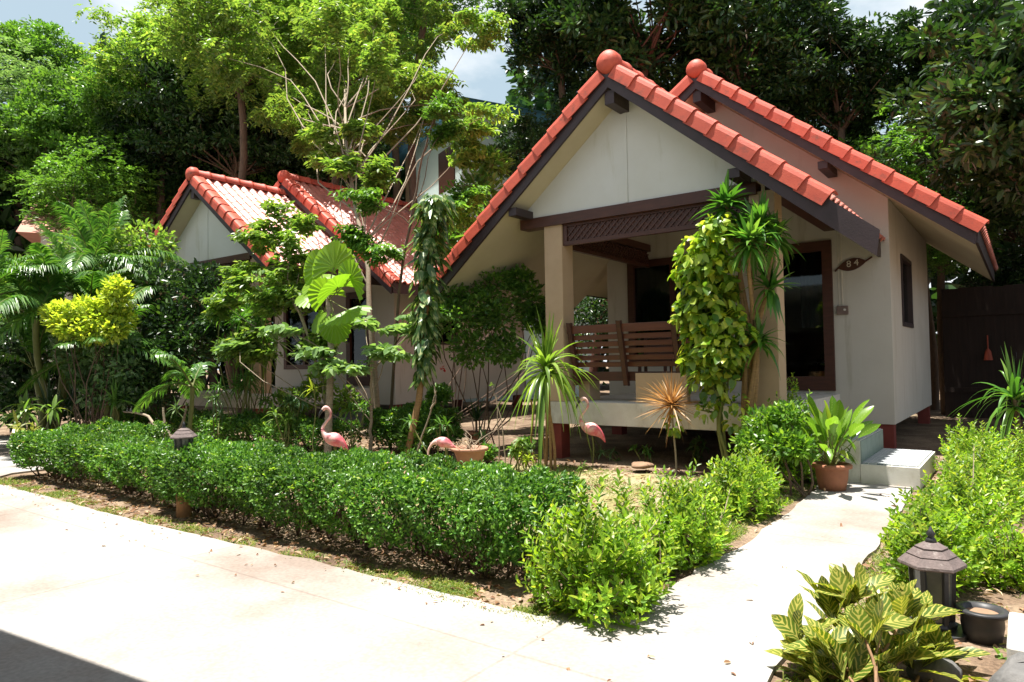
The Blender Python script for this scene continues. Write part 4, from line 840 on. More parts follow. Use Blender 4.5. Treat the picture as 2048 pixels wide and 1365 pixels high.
# ---------------------------------------------------------------- palms and small trees
def fronds(mb, sm, c, n, L, arch, nl, ll, lw, az0=0, azs=6.28, el=(.4, 1.3), lift=0.):
    for i in range(n):
        az = az0+azs*(i+rng.random()*.7)/n; e = rng.uniform(*el); Lf = L*rng.uniform(.8, 1.15)
        d = A([math.cos(az)*math.cos(e), math.sin(az)*math.cos(e), math.sin(e)]); t = np.linspace(0, 1, 12)[:, None]
        P = A(c) + d*Lf*t - A([0, 0, 1.])*Lf*arch*t**2.2*math.cos(e)
        P = P + d*A([1, 1, 0])*Lf*.15*t**2
        sm.tube(P, np.linspace(.014, .004, 12), 4, False)
        tt = np.linspace(.16, 1, nl); C = np.stack([np.interp(tt, t[:, 0], P[:, k]) for k in range(3)], 1); T = nrm(np.gradient(C, axis=0)); S = nrm(np.cross(T, A([0, 0, 1.]))); U = np.cross(S, T)
        len_ = ll*(np.sin(np.clip(tt*.9+.12, 0, 1)*math.pi)**.6)*rng.uniform(.9, 1.1, nl)
        for sd in (-1, 1):
            ribbon(mb, C, S*sd*.75+T*.85+U*.35+rng.normal(size=(nl, 3))*.10, U, len_, lw, .55, .1, A([.6, 1, .6, .05]))
def palm(px, py_base, py_top, dep, n, L, label, nl=46, ll=.40, lw=.026, trunk=.05, group=None, arch=.75, m='palm', el=(.3, 1.35), cluster=1, tm='greenstem', azs=6.28, az0=0):
    c0 = D(px, py_top, dep); b = c0*A([1, 1, 0]); r = plant('feather_palm', b, label, 'palm', group); mb, sm, tr = MB(), MB(), MB()
    for k in range(cluster):
        c = c0 + (rng.normal(size=3)*A([.35, .35, .3]) if k else 0); fronds(mb, sm, c, n, L, arch, nl, ll, lw, az0=az0+k, azs=azs, el=el)
        bb_ = b + (rng.normal(size=3)*A([.15, .15, 0]) if k else 0); P = bend(bb_, c, 8, .03); tr.tube(P, trunk*(1+.08*np.sin(np.arange(8)*3)), 9, False)
    fin(tr, r, 'trunk', tm, True); fin(sm, r, 'midrib', 'greenstem', True); fin(mb, r, 'frond', m); return r
palm(110, 850, 640, 11.5, 8, 1.75, 'large feathery palm clump at the far left behind the yellow bush', cluster=5, ll=.52, nl=58, lw=.032)
palm(190, 850, 540, 12.6, 8, 1.7, 'tall feathery palm rising behind the yellow bush', cluster=2, ll=.5, nl=58, lw=.032)
palm(225, 850, 690, 10.8, 7, 1.15, 'feathery palm with glossy drooping fronds right of the yellow bush', cluster=2, ll=.34, lw=.028)
palm(-30, 850, 600, 10.5, 9, 1.6, 'feathery palm reaching in from the left edge of the view', cluster=2, ll=.38)
palm(385, 860, 775, 9.4, 6, .95, 'young palm with one bright frond arching left above the hedge', cluster=1, ll=.30, nl=44, lw=.034, arch=.9, trunk=.03, az0=2.0, azs=3.2)
palm(330, 560, 590, 12.0, 6, 1.1, 'grey-green feather palm just left of the white gable', cluster=1, ll=.34)
# fan palm with ringed trunk
b_ = Y(656, 925, -4.55); b_[2] = 0; r = plant('fan_palm', b_, 'fan palm with pleated lime fans and a ringed trunk behind the left flamingo', 'palm')
tr = MB(); top = Y(657, 600, -4.3); P = bend(b_, top, 60, .01); tr.tube(P, .052*(1-.35*np.linspace(0, 1, 60))*(1+.10*(np.arange(60) % 2)), 12, False); fin(tr, r, 'trunk', 'palebark')
mb, sm = MB(), MB()
def fan(mb, c, ax, nrm_, R, spread=1.9, k=13):
    ax = nrm(A(ax, float)); S = nrm(np.cross(ax, A(nrm_, float))); N = np.cross(S, ax); v = []; 
    for i in range(2*k+1):
        a_ = (i/(2*k)-.5)*2*spread; rr = R*(1-.12*abs(a_)/spread)*(1.0 if i % 2 == 0 else .93); d = ax*math.cos(a_)+S*math.sin(a_)
        for q, s_ in enumerate((.04, .55, 1)): v.append(c + d*rr*s_ + N*(.03*R*(1 if i % 2 else -1)*s_) - A([0, 0, 1.])*R*.12*s_*s_*(1+abs(a_)*.4))
    n = 2*k+1; f = [(i*3+q, i*3+q+1, (i+1)*3+q+1, (i+1)*3+q) for i in range(n-1) for q in (0, 1)]
    mb.add(v, f)
for px, py, R, ax, nn in ((640, 540, .36, (-.25, -.1, 1), (0, -1, .35)), (668, 535, .42, (.05, 0, 1), (.25, -1, .3)), (700, 560, .34, (.55, -.2, .7), (.3, -1, .4)), (655, 590, .30, (-.1, -.3, .5), (0, -1, .9)), (695, 620, .36, (.8, -.3, -.25), (0, -.5, 1)), (648, 625, .30, (-.3, -.4, -.9), (-.3, -1, 0)), (675, 575, .33, (.4, -.4, .3), (0, -.6, 1)), (630, 590, .30, (-.9, -.2, .1), (0, -.6, 1)), (668, 640, .3, (.3, .2, -.9), (.2, -1, 0)), (640, 565, .3, (-.6, .4, .5), (0, -.5, 1))):
    c = Y(px, py, -4.3+rng.normal()*.08); fan(mb, c, ax, nn, R); sm.tube(bend(top, c, 5, .05), .008, 5, False)
fin(mb, r, 'fan', 'fan'); fin(sm, r, 'stalk', 'greenstem')
# umbrella sedge clumps, small rosettes near the left bungalow
def tuft(px, py, dep, h, n, L, W, m, label, name='leafy_clump', heads=5, group=None, droop=.6, up=.5, cat='plant'):
    c = D(px, py, dep); b = c*A([1, 1, 0]); r = plant(name, b, label, cat, group); mb, sm = MB(), MB()
    for k in range(heads):
        e_ = c + (rng.normal(size=3)*A([.20, .20, .12])*min(1, L*3.2) if k else 0); mb, sm = MB(), MB(); rosette(mb, e_, n, L, W, droop, up, prof=LANCE); sm.tube(bend(b+rng.normal(size=3)*A([.05, .05, 0]), e_, 5, .04), .008, 5, False)
        fin(mb, r, 'leaf_head', m); fin(sm, r, 'stem', 'greenstem')
    return r
tuft(480, 775, 10.3, 0, 22, .34, .022, 'palm', 'umbrella-like clump of thin radiating leaves before the left bungalow steps', heads=9)
tuft(430, 800, 10.0, 0, 20, .30, .020, 'grey_green', 'paler clump of radiating leaves beside the umbrella-like clump', heads=4)
tuft(483, 640, 10.8, 0, 26, .36, .028, 'dracaena', 'dark cane plant with two leafy rosettes before the left porch', heads=3, name='dracaena', cat='dracaena')
tuft(590, 800, 9.8, 0, 24, .18, .035, 'grey_green', 'small pale shrub by the left bungalow column foot', heads=5, name='shrub', cat='shrub')
tuft(628, 780, 9.0, 0, 10, .22, .03, 'yellow', 'small yellowish rosette left of the ringed trunk', heads=1, name='bromeliad')
tuft(30, 835, 9.6, 0, 18, .34, .05, 'bright', 'bright leafy plant at the left end of the front hedge', heads=4, name='leafy_clump')
tuft(60, 870, 9.0, 0, 16, .30, .045, 'croton', 'reddish mottled clump at the left tip of the hedge', heads=3, name='leafy_clump')
tuft(135, 815, 10.6, 0, 14, .55, .035, 'dark', 'dark strap-leaved clump under the yellow bush', heads=5, name='leafy_clump', droop=.4, up=.9)
tuft(240, 820, 10.8, 0, 14, .55, .035, 'mid', 'strappy green undergrowth behind the hedge at the left', heads=6, name='leafy_clump', droop=.4, up=.9)
tuft(1225, 905, 8.6, 0, 14, .13, .028, 'grey_green', 'pale seedling on the bare ground right of the second flamingo', heads=3, name='seedling')
tuft(1185, 850, 8.9, 0, 18, .16, .040, 'bright', 'pale green leaf tuft just behind the second flamingo', heads=3, name='seedling')
tuft(1025, 900, 7.6, 0, 18, .13, .04, 'bright', 'bright broad-leaved sprout between bowl and arching dracaena', heads=5, name='seedling')
tuft(1390, 890, 8.4, 0, 16, .14, .035, 'grey_green', 'silvery small shrub left of the leaf column foot', heads=5, name='seedling')
tuft(1165, 935, 7.0, 0, 10, .11, .03, 'bright', 'lone seedling on a dark stalk at the edge of the lawn', heads=1, name='seedling')
tuft(880, 850, 8.6, 0, 14, .2, .035, 'mid', 'green leafy sprout beside the forked bare stick', heads=4, name='seedling')
tuft(1660, 720, 10.4, 0, 16, .30, .035, 'dark', 'dark leafy pot plant in front of the brown door', heads=3, name='dracaena', cat='dracaena')
tuft(1985, 1160, 5.0, 0, 16, .2, .03, 'grey_green', 'pale green leafy clump above the black pot', heads=4, name='seedling')
tuft(1968, 1225, 3.75, 0, 14, .06, .016, 'bright', 'seedling sprouting in the black plastic pot', heads=3, name='seedling')
tuft(2025, 1075, 5.6, 0, 16, .16, .045, 'lime', 'leafy sprig in the little terracotta pot at the right edge', heads=4, name='seedling')
tuft(1890, 1310, 3.1, 0, 12, .10, .035, 'bright', 'low leafy weed between croton and white block', heads=3, name='seedling')
tuft(1985, 1330, 2.9, 0, 12, .08, .03, 'bright', 'tiny weed at the foot of the white block', heads=3, name='seedling')
tuft(520, 700, 10.6, 0, 24, .40, .035, 'bright', 'leafy shoots against the left bungalow column', heads=6, name='leafy_clump', droop=.7)
tuft(700, 820, 9.2, 0, 16, .22, .03, 'mid', 'green shoots between ringed trunk and slender trunk', heads=4, name='leafy_clump')
tuft(575, 840, 9.3, 0, 14, .2, .035, 'bright', 'bright shoots above the inner hedge left of the flamingo', heads=5, name='leafy_clump')
tuft(1290, 900, 8.3, 0, 14, .12, .03, 'mid', 'little weed in the shade below the veranda slab', heads=3, name='seedling')
tuft(1060, 915, 7.8, 0, 14, .14, .03, 'yellow', 'yellowish weed at the foot of the arching dracaena', heads=3, name='seedling')
tuft(960, 870, 8.9, 0, 14, .13, .022, 'grey_green', 'silvery weed beside the shaded terracotta pot', heads=4, name='seedling')
# layered small trees: sprays of leaflets in horizontal tiers
def layered(name, base, tiers, m, label, leaf=(.075, .036), tw=.30, per=60, bark='palebark', r0=.03, trunkpts=None, group=None, k=5, cat='tree', dens=1.5, thick=1.35):
    r = plant(name, base, label, cat, group); mb, sm = MB(), MB(); b = A(base, float); 
    TP = [b] + [A(p) for p in (trunkpts or [])]
    TPa = A(TP, float)
    if len(TPa) > 1:
        T_ = np.linspace(0, 1, len(TPa)); tt = np.linspace(0, 1, 14); main = np.stack([np.interp(tt, T_, TPa[:, i]) for i in range(3)], 1) + rng.normal(size=(14, 3))*.008; sm.tube(main, np.linspace(r0, r0*.5, 14), 8, False)
    fork = TPa[-1]
    for c, rx, rz in tiers:
        c = A(c, float); hd = np.linalg.norm((main-c)[:, :2], axis=1); root_ = main[max(2, np.argmin(np.abs(main[:, 2]-(c[2]-.55*hd.min()-.1-.3*rng.random())))-rng.integers(0, 5))] if len(TPa) > 1 else fork
        n = int(per*dens); u = rng.normal(size=(n, 3)); u = nrm(u)*rng.random((n, 1))**.5
        nk = 6; ck = rdir(nk)*A([.75, .75, 1.0])*rng.random((nk, 1))**.3; qk = rng.integers(nk, size=n); P = c + (ck[qk] + u*rng.uniform(.3, .6, nk)[qk][:, None])*A([rx, rx, rz*thick])
        d = nrm((P-root_)*A([1, 1, .35]) + rng.normal(size=(n, 3))*.25*rx + A([0, 0, .03]))
        sprays(mb, P-d*tw*.5, d, tw*rng.uniform(.6, 1.25, n), k, leaf[0], leaf[1], .3, drop=.9)
        sm.tube(bend(root_, c, 6, .06), np.linspace(r0*.32, .005, 6), 5, False)
        for q in range(5): sm.tube(bend(c, P[rng.integers(n)], 4, .08), [.006, .005, .004, .003], 3, False)
    fin(sm, r, 'trunk', bark, True); fin(mb, r, 'crown', m); return r
b_ = D(757, 893, 10.9)*A([1, 1, 0])
layered('slender_tree', b_, [(D(x, y, d), rx, rz) for x, y, d, rx, rz in ((640, 120, 17, 1.20, 0.50), (800, 110, 17, 1.08, 0.45), (900, 60, 17, 1.08, 0.40), (740, 10, 17, 1.44, 0.60), (540, 60, 17, 1.32, 0.60), (960, 50, 13, 0.60, 0.25), (600, 210, 17, 0.84, 0.35), (700, 190, 17, 0.72, 0.25), (430, 110, 17, 1.08, 0.50), (965, 235, 12, 0.55, 0.14), (860, 190, 17, 0.60, 0.22), (720, 260, 13, 0.35, 0.18), (925, 300, 12.4, 0.35, 0.16), (690, 320, 12, 0.32, 0.25), (640, 290, 12.5, 0.40, 0.25), (745, 360, 11.4, 0.28, 0.20), (560, 170, 17, 0.96, 0.50), (480, 40, 17, 1.08, 0.50), (660, 50, 12.5, 0.60, 0.40), (760, 100, 12.5, 0.60, 0.40), (600, 240, 16, 0.80, 0.30), (680, 235, 16.5, 0.90, 0.30), (760, 215, 17, 0.80, 0.30), (840, 230, 18, 0.70, 0.30), (640, 285, 16, .7, .2), (720, 290, 16.5, .6, .2), (620, 215, 17, .9, .4), (700, 225, 17.5, .9, .4), (800, 255, 17, .6, .3), (560, 235, 17, .8, .3), (660, 260, 17.5, .8, .3), (800, 15, 17, 1.08, 0.50), (640, 20, 17, 1.20, 0.50))] + [(A([x, y, 8.2+.5*math.sin(x*7+y*3)]), .75, .3) for x, y in ((-11.6, .3), (-11.4, 1.6), (-11.2, 2.9), (-10.7, 0.), (-10.5, 1.2), (-10.2, 2.5), (-9.7, -.2), (-9.5, 1.0), (-11.0, 4.0))],
        'bright', 'tall slender tree with a pale forked trunk rising between the two bungalows', (.12, .055), .45, 60, 'palebark', .05, [D(742, 640, 10.9), D(733, 520, 11.2), D(694, 322, 12.4), D(690, 180, 15.5)])
b_ = D(775, 700, 10.2)*A([1, 1, 0])
layered('slender_tree', b_, [(D(x, y, d), rx, rz) for x, y, d, rx, rz in ((868, 215, 10, .35, .2), (905, 420, 9.9, .4, .2), (770, 490, 10.1, .35, .16), (730, 400, 10.3, .3, .15), (930, 370, 9.8, .35, .16), (710, 470, 10.2, .25, .14), (890, 260, 10, .2, .12))],
        'mid', 'thin dark-stemmed tree leaning right in front of the dappled roof', (.09, .04), .32, 50, 'bark', .024, [D(800, 560, 10.2), D(825, 430, 10.1), D(842, 320, 10.1), D(868, 240, 10.0)])
b_ = Y(655, 900, -3.6)*A([1, 1, 0])
layered('small_tree', D(740, 888, 9.3)*A([1, 1, 0]), [(D(x, y, d), rx, rz) for x, y, d, rx, rz in ((565, 655, 9.5, .30, .06), (630, 700, 9.3, .36, .08), (705, 735, 8.9, .32, .07), (780, 700, 9.1, .32, .08), (840, 630, 9.3, .34, .06), (735, 640, 9.7, .30, .06), (655, 725, 9.1, .24, .06), (480, 690, 9.9, .26, .06), (800, 655, 9.6, .26, .06))],
        'pale_tier', 'small tree with broad pale horizontal tiers of leaves before the left bungalow', (.13, .08), .24, 40, 'palebark', .026, [D(745, 800, 9.2), D(740, 720, 9.2)], k=3, dens=.8, thick=.8)
layered('small_tree', D(660, 900, 9.9)*A([1, 1, 0]), [(D(x, y, d), rx, rz) for x, y, d, rx, rz in ((440, 600, 10.4, .28, .14), (500, 560, 10.4, .4, .18), (560, 540, 10.3, .42, .2), (600, 590, 10.2, .4, .18), (540, 600, 10.2, .3, .14), (510, 690, 10, .35, .14), (570, 440, 10.4, .4, .22), (530, 470, 10.5, .35, .2), (600, 490, 10.3, .35, .2), (640, 680, 10, .3, .15), (480, 700, 10, .25, .12))],
        'bright', 'small loose tree spreading left across the porch of the left bungalow', (.105, .055), .28, 46, 'palebark', .026, [D(650, 780, 9.9), D(610, 660, 10.1), D(575, 560, 10.2)])
# climbing pothos on a leaning trunk
b_ = Y(812, 925, -4.1)*A([1, 1, 0]); r = plant('climbing_pothos', b_, 'leaning trunk wrapped in large hanging variegated leaves between the bungalows', 'climber'); mb, sm = MB(), MB()
path_ = A([b_, Y(838, 800, -4.0), Y(848, 700, -3.9), Y(856, 560, -3.8), Y(862, 440, -3.8), Y(872, 390, -3.8)]); T_ = np.linspace(0, 1, 6); tt = np.linspace(0, 1, 16); tp = np.stack([np.interp(tt, T_, path_[:, i]) for i in range(3)], 1); sm.tube(tp, np.linspace(.045, .03, 16), 8, False)
for lo, hi, n, L, rr in ((.46, 1.0, 400, .24, .21), (.36, .5, 90, .24, .15), (.28, .4, 22, .24, .08)):
    q = rng.uniform(lo, hi, n); c = np.stack([np.interp(q, tt, tp[:, i]) for i in range(3)], 1); u = rdir(n); u[:, 2] *= .3; u = nrm(u)
    ribbon(mb, c+u*rr*rng.random((n, 1)), u*.5+A([0, 0, -.8])+rng.normal(size=(n, 3))*.25, u+A([0, 0, .4]), L*rng.uniform(.6, 1.15, n), L*.36*rng.uniform(.7, 1.2, n), .1, .12, A([.25, 1, .95, .6, .05]))
fin(mb, r, 'leaf', 'pothos', True); fin(sm, r, 'trunk', 'cane', True)
# bush between the houses
bush(D(960, 820, 10.5)*A([1, 1, 0]), [(D(x, y, d), q) for x, y, d, q in ((920, 640, 9.6, .32), (980, 570, 10, .3), (1000, 640, 9.8, .34), (1060, 600, 10, .28), (940, 700, 9.7, .28), (1010, 700, 9.8, .24), (900, 590, 9.8, .24), (1075, 640, 10, .2), (1040, 560, 10.1, .2), (965, 620, 9.8, .3))], 'mid', 'fine-leaved rounded bush hanging over the gap between the bungalows', .065, .038, 360)
bush(D(175, 850, 10.6)*A([1, 1, 0]), [(D(x, y, d), q) for x, y, d, q in ((130, 630, 10.4, .24), (165, 620, 10.4, .22), (200, 640, 10.4, .26), (235, 600, 10.4, .2), (215, 610, 10.5, .2), (240, 640, 10.5, .22), (150, 660, 10.3, .22), (120, 650, 10.3, .16), (235, 575, 10.4, .15), (110, 625, 10.4, .15), (185, 665, 10.3, .2), (225, 660, 10.3, .18))], 'yellow', 'bright yellow-leaved bush in front of the feathery palms', .078, .042, 210, group=None)
bush(D(185, 860, 10.8)*A([1, 1, 0]), [(D(x, y, d), q) for x, y, d, q in ((150, 720, 10.7, .26), (200, 710, 10.6, .26), (245, 700, 10.7, .26), (220, 750, 10.6, .2), (170, 760, 10.8, .2), (140, 680, 10.6, .24), (260, 740, 10.6, .22), (190, 790, 10.6, .22), (250, 790, 10.6, .2))], 'grey_green', 'pale green lower bush with many thin stems under the yellow bush', .09, .045, 120)
bush(D(330, 850, 11.6)*A([1, 1, 0]), [(D(x, y, d), q) for x, y, d, q in ((330, 570, 11.8, .45), (390, 600, 11.6, .42), (350, 650, 11.4, .45), (300, 640, 11.6, .4), (410, 560, 11.8, .34), (380, 690, 11.2, .4), (320, 720, 11, .4), (430, 650, 11.2, .22), (300, 780, 10.8, .4))], 'dark', 'dark glossy bush in front of the left bungalow porch', .085, .045, 380)
bush(D(250, 850, 13.0)*A([1, 1, 0]), [(D(x, y, d), q) for x, y, d, q in ((290, 490, 13, .5), (230, 510, 13, .5), (170, 500, 13.4, .5), (310, 540, 12.8, .4), (260, 560, 12.6, .45), (190, 560, 13, .5), (130, 540, 13, .4), (60, 560, 13, .5), (20, 600, 12.6, .5))], 'bright', 'sunny bright green bush left of the white gable', .10, .05, 330)
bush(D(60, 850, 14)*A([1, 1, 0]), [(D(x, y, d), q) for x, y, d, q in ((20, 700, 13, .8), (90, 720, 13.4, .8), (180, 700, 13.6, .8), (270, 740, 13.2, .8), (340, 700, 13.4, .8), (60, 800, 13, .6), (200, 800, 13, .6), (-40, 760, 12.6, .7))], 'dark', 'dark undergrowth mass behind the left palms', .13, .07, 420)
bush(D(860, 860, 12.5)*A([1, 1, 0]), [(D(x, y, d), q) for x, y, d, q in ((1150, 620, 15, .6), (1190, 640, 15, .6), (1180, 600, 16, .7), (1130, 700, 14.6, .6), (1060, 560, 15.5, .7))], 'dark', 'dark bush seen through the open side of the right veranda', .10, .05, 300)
bush(D(800, 880, 9.4)*A([1, 1, 0]), [(D(x, y, d), q) for x, y, d, q in ((790, 850, 9.6, .22), (850, 830, 9.4, .22), (830, 880, 9.0, .22), (880, 790, 9.6, .14))], 'mid', 'low leafy bush at the foot of the climbing pothos', .06, .035, 330)
bush(D(900, 400, 13)*A([1, 1, 0]), [(D(x, y, d), q) for x, y, d, q in ((900, 440, 12.5, .4), (960, 380, 12.5, .35), (880, 480, 12, .35), (940, 450, 12.4, .45), (985, 330, 12.8, .28))], 'mid', 'leafy treetop left of the big rake of red verge tiles', .13, .055, 260, name='young_tree', cat='tree')
bush(D(500, 850, 11.2)*A([1, 1, 0]), [(D(x, y, d), q) for x, y, d, q in ((455, 610, 11.4, .28), (500, 640, 11.2, .26), (470, 700, 11, .28), (530, 600, 11.4, .24), (520, 690, 11, .22))], 'mid', 'leafy green shrub screening the porch of the left bungalow', .09, .045, 190)
bush(D(620, 860, 10.0)*A([1, 1, 0]), [(D(x, y, d), q) for x, y, d, q in ((600, 800, 10, .2), (640, 770, 10, .2), (690, 800, 9.9, .2), (560, 810, 10.2, .22))], 'bright', 'low bright shrub at the steps of the left bungalow', .08, .042, 130)
bush(D(930, 900, 9.2)*A([1, 1, 0]), [(D(x, y, d), q) for x, y, d, q in ((905, 870, 9.4, .13), (975, 905, 8.6, .11), (1050, 890, 8.8, .10))], 'mid', 'scattered low leafy weeds around the pale bowl', .05, .03, 150)
# ---------------------------------------------------------------- background trees
_cv = {}
def crown_mesh(kind, seed):
    key = (kind, seed)
    if key in _cv: return _cv[key]
    r_ = np.random.default_rng(seed); global rng; sv, rng = rng, r_
    mb = MB(); nC = 150; u = rdir(nC); C = u*(.35+.6*rng.random((nC, 1))**.6); C[:, 2] *= .82
    lob = 1+.14*np.sin(u[:, 0]*5+seed)+.14*np.cos(u[:, 1]*6+seed*2); C *= lob[:, None]
    rr = rng.uniform(.10, .19, nC)
    if kind == 'broad': clump(mb, C, rr*1.15, 120, .070, .034, .6)
    elif kind == 'spray': clump(mb, C, rr*1.1, 17, .052, .025, .5, twig=.13, k=4)
    elif kind == 'large': clump(mb, C, rr*1.15, 80, .095, .044, .65)
    sm = MB()
    for c in C[::5]: sm.tube(bend((0, 0, -.75), c*.85, 5, .07), [.016, .012, .008, .005, .003], 4, False)
    rng = sv; me = (mb, sm); _cv[key] = me; return me
_cm = {}
def bigtree(px, py, Rpx, dep, kind, seed, m, label, bark='bark', trunk_px=None, sz=1., group='tall trees behind the bungalows', zmin=None, name='tree'):
    c = D(px, py, dep); R_ = Rpx/FPX*dep; key = (kind, seed, m, bark)
    base = c*A([1, 1, 0]) if trunk_px is None else D(trunk_px, py, dep)*A([1, 1, 0])
    root = empty(name, tuple(base), label, 'tree', group)
    if key not in _cm:
        a_, s_ = crown_mesh(kind, seed); _cm[key] = (a_.build('crown', M[m]).data, s_.build('limb', M[bark]).data)
        for o in list(COL.objects):
            if o.name.startswith(('crown', 'limb')) and o.parent is None and o.data in _cm[key]: bpy.data.objects.remove(o)
    rz = rng.random()*6.28
    for nm_, me in zip(('crown', 'limb'), _cm[key]):
        o = bpy.data.objects.new(nm_, me); COL.objects.link(o); o.parent = root; o.location = tuple(c-base); o.scale = (R_, R_, R_*sz); o.rotation_euler = (0, 0, rz)
    MB().tube(bend((0, 0, -.1), tuple(c-base+A([0, 0, -.7*R_*sz])), 10, .025), np.linspace(.03, .022, 10)*dep*.22, 9, False).build('trunk', M[bark], root, True)
BT = [(40, 235, 165, 25, 'spray', 1, 'grey_green', 'hazy grey-green tree at the upper left edge below the open sky'),
      (200, 400, 150, 21, 'spray', 2, 'mid', 'yellowish green tree at the left above the palms'),
      (330, 330, 150, 23, 'broad', 3, 'dark', 'dark tree directly above the left gable'),
      (330, 120, 150, 22, 'spray', 4, 'bright', 'tree with thin crown against the sky at the upper left'),
      (470, 240, 170, 22, 'broad', 5, 'dark', 'dark dense tree behind the ridge of the left bungalow'),
      (480, 60, 190, 19, 'spray', 1, 'bright', 'sunlit bright tree at the top left of centre'),
      (640, 290, 150, 23, 'broad', 3, 'dark', 'dark tree left of the teal house'),
      (690, 60, 180, 20, 'spray', 4, 'bright', 'sunlit tree whose crown dapples the left main roof'),
      (770, 60, 110, 27, 'broad', 5, 'mid', 'mid green tree above the blue roof'),
         (250, 340, 160, 25, 'broad', 5, 'mid', 'dense tree low behind the yellowish tree'),
         (430, 340, 150, 24, 'broad', 3, 'dark', 'dark tree low behind the left ridge'),
         (570, 250, 130, 25, 'broad', 5, 'dark', 'dark crown showing between the bright tree and the slender tree'),
         (60, 130, 120, 28, 'broad', 3, 'mid', 'far green crown near the open sky at the left edge'),
      (850, -60, 130, 18, 'spray', 2, 'mid', 'overhanging crown at the top left of the sky gap'),
      (1120, 60, 140, 20, 'large', 6, 'dark', 'dark big-leaved tree at the left of the tall red trunk'),
      (1085, 300, 100, 20, 'broad', 5, 'dark', 'dark tree behind the left rake of the right bungalow'),
      (1290, 10, 190, 18, 'large', 7, 'dark', 'huge dark tree with reddish trunk behind the porch ridge'),
      (1240, 220, 150, 20, 'broad', 3, 'dark', 'dark tree low behind the porch ridge'),
      (1480, 60, 190, 18.5, 'large', 6, 'dark', 'dark tree above the main ridge with small sky holes'),
      (1560, 260, 160, 19, 'broad', 5, 'dark', 'shaded tree low behind the main roof'),
      (1680, 150, 170, 17.5, 'broad', 3, 'dark', 'dark tree above the right slope'),
      (1850, 330, 160, 16, 'spray', 4, 'mid', 'tree with lit leaf sprays beyond the right roof corner'),
      (1960, 120, 190, 16, 'large', 7, 'dark', 'dark tree filling the upper right corner'),
      (2040, 380, 160, 14.5, 'broad', 5, 'dark', 'shaded tree over the board fence at the right edge'),
      (1880, 470, 100, 14.5, 'spray', 1, 'mid', 'low sunlit crown just past the right eave'),
      (2060, 560, 110, 14, 'broad', 3, 'dark', 'dark low tree behind the fence at the far right'),
      (2320, 70, 400, 10.2, 'broad', 5, 'dark', 'shade tree whose crown hangs over the fenced yard at the right'),
         (120, 290, 150, 24, 'broad', 5, 'mid', 'mid green tree between the hazy tree and the yellowish tree'),
         (260, 230, 140, 23, 'broad', 3, 'mid', 'tree below the thin crown at the upper left'),
         (410, 150, 150, 25, 'broad', 5, 'mid', 'dense tree between the two sunlit crowns at the upper left'),
         (580, 130, 150, 24, 'broad', 3, 'dark', 'dark dense crown behind the bright tree left of centre'),
         (2150, 250, 330, 11.5, 'broad', 3, 'dark', 'second shade tree standing over the fenced yard'),
         (90, 380, 170, 27, 'broad', 3, 'mid', 'dense tree far behind the left palms'),
         (560, 380, 150, 25, 'broad', 5, 'mid', 'dark tree directly behind the left ridge'),
         (1700, 400, 130, 19, 'broad', 5, 'dark', 'dark tree low behind the right slope')]
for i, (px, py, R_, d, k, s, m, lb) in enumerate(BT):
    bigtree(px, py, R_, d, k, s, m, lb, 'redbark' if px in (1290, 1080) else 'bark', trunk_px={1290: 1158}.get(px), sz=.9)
# far belt of woodland, one mass
n = 42000; th = rng.uniform(-1.0, 1.0, n); rad = rng.uniform(29, 38, n); hz_ = rng.random(n)**.75*np.where(th < -.25, 13.5, 15)*np.where((th > -.12) & (th < .0), .85, 1.)*(.8+.2*np.sin(th*23)+.12*np.sin(th*57))
fd = nrm(Fv*A([1, 1, 0])); rd_ = nrm(Rv*A([1, 1, 0])); P = CAM*A([1, 1, 0]) + (fd*np.cos(th)[:, None]+rd_*np.sin(th)[:, None])*rad[:, None]; P[:, 2] = hz_
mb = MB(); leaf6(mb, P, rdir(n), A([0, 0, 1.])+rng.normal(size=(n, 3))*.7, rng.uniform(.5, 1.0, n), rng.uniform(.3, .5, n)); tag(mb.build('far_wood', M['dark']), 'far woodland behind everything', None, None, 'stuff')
# ---------------------------------------------------------------- grass, litter, pebbles (uncountable)
def blades(n, areas, L, W, m, name, lab, droop=.5):
    P = []
    for (x0, x1, y0, y1, k) in areas:
        q = np.stack([rng.uniform(x0, x1, int(n*k)), rng.uniform(y0, y1, int(n*k)), np.zeros(int(n*k))], 1)
        nz = np.sin(q[:, 0]*3.1+1)*np.cos(q[:, 1]*4.3)+np.sin(q[:, 0]*9.7)*np.sin(q[:, 1]*8.1)*.8+rng.normal(size=len(q))*.35; P.append(q[nz > -.05])
    P = np.concatenate(P); k = len(P); d = nrm(rng.normal(size=(k, 3))*A([.6, .6, 0])+A([0, 0, .8])); mb = MB(); ribbon(mb, P, d, rng.normal(size=(k, 3)), L*rng.uniform(.5, 1.3, k), W, droop, .1, A([1, .7, .05])); return tag(mb.build(name, M[m]), lab, None, None, 'stuff')
blades(17000, [(-7.5, -3.7, -6.5, -3.6, .7), (-3.7, -.7, -6.4, -3.4, 1.5), (-.62, -.22, -7.7, -3.3, .55), (-.9, -.3, -7.72, -7.3, .25), (-7.9, -1, -7.70, -7.5, .35), (.62, .8, -7.8, -2.7, .3), (-8.0, -6.2, -7.72, -7.4, .35), (.7, 3, -8, -1, .25), (-.75, -.22, -6.2, -4.2, .5), (-1.6, -.4, -7.75, -7.45, .5)], .075, .006, 'grass', 'grass', 'short uneven grass')
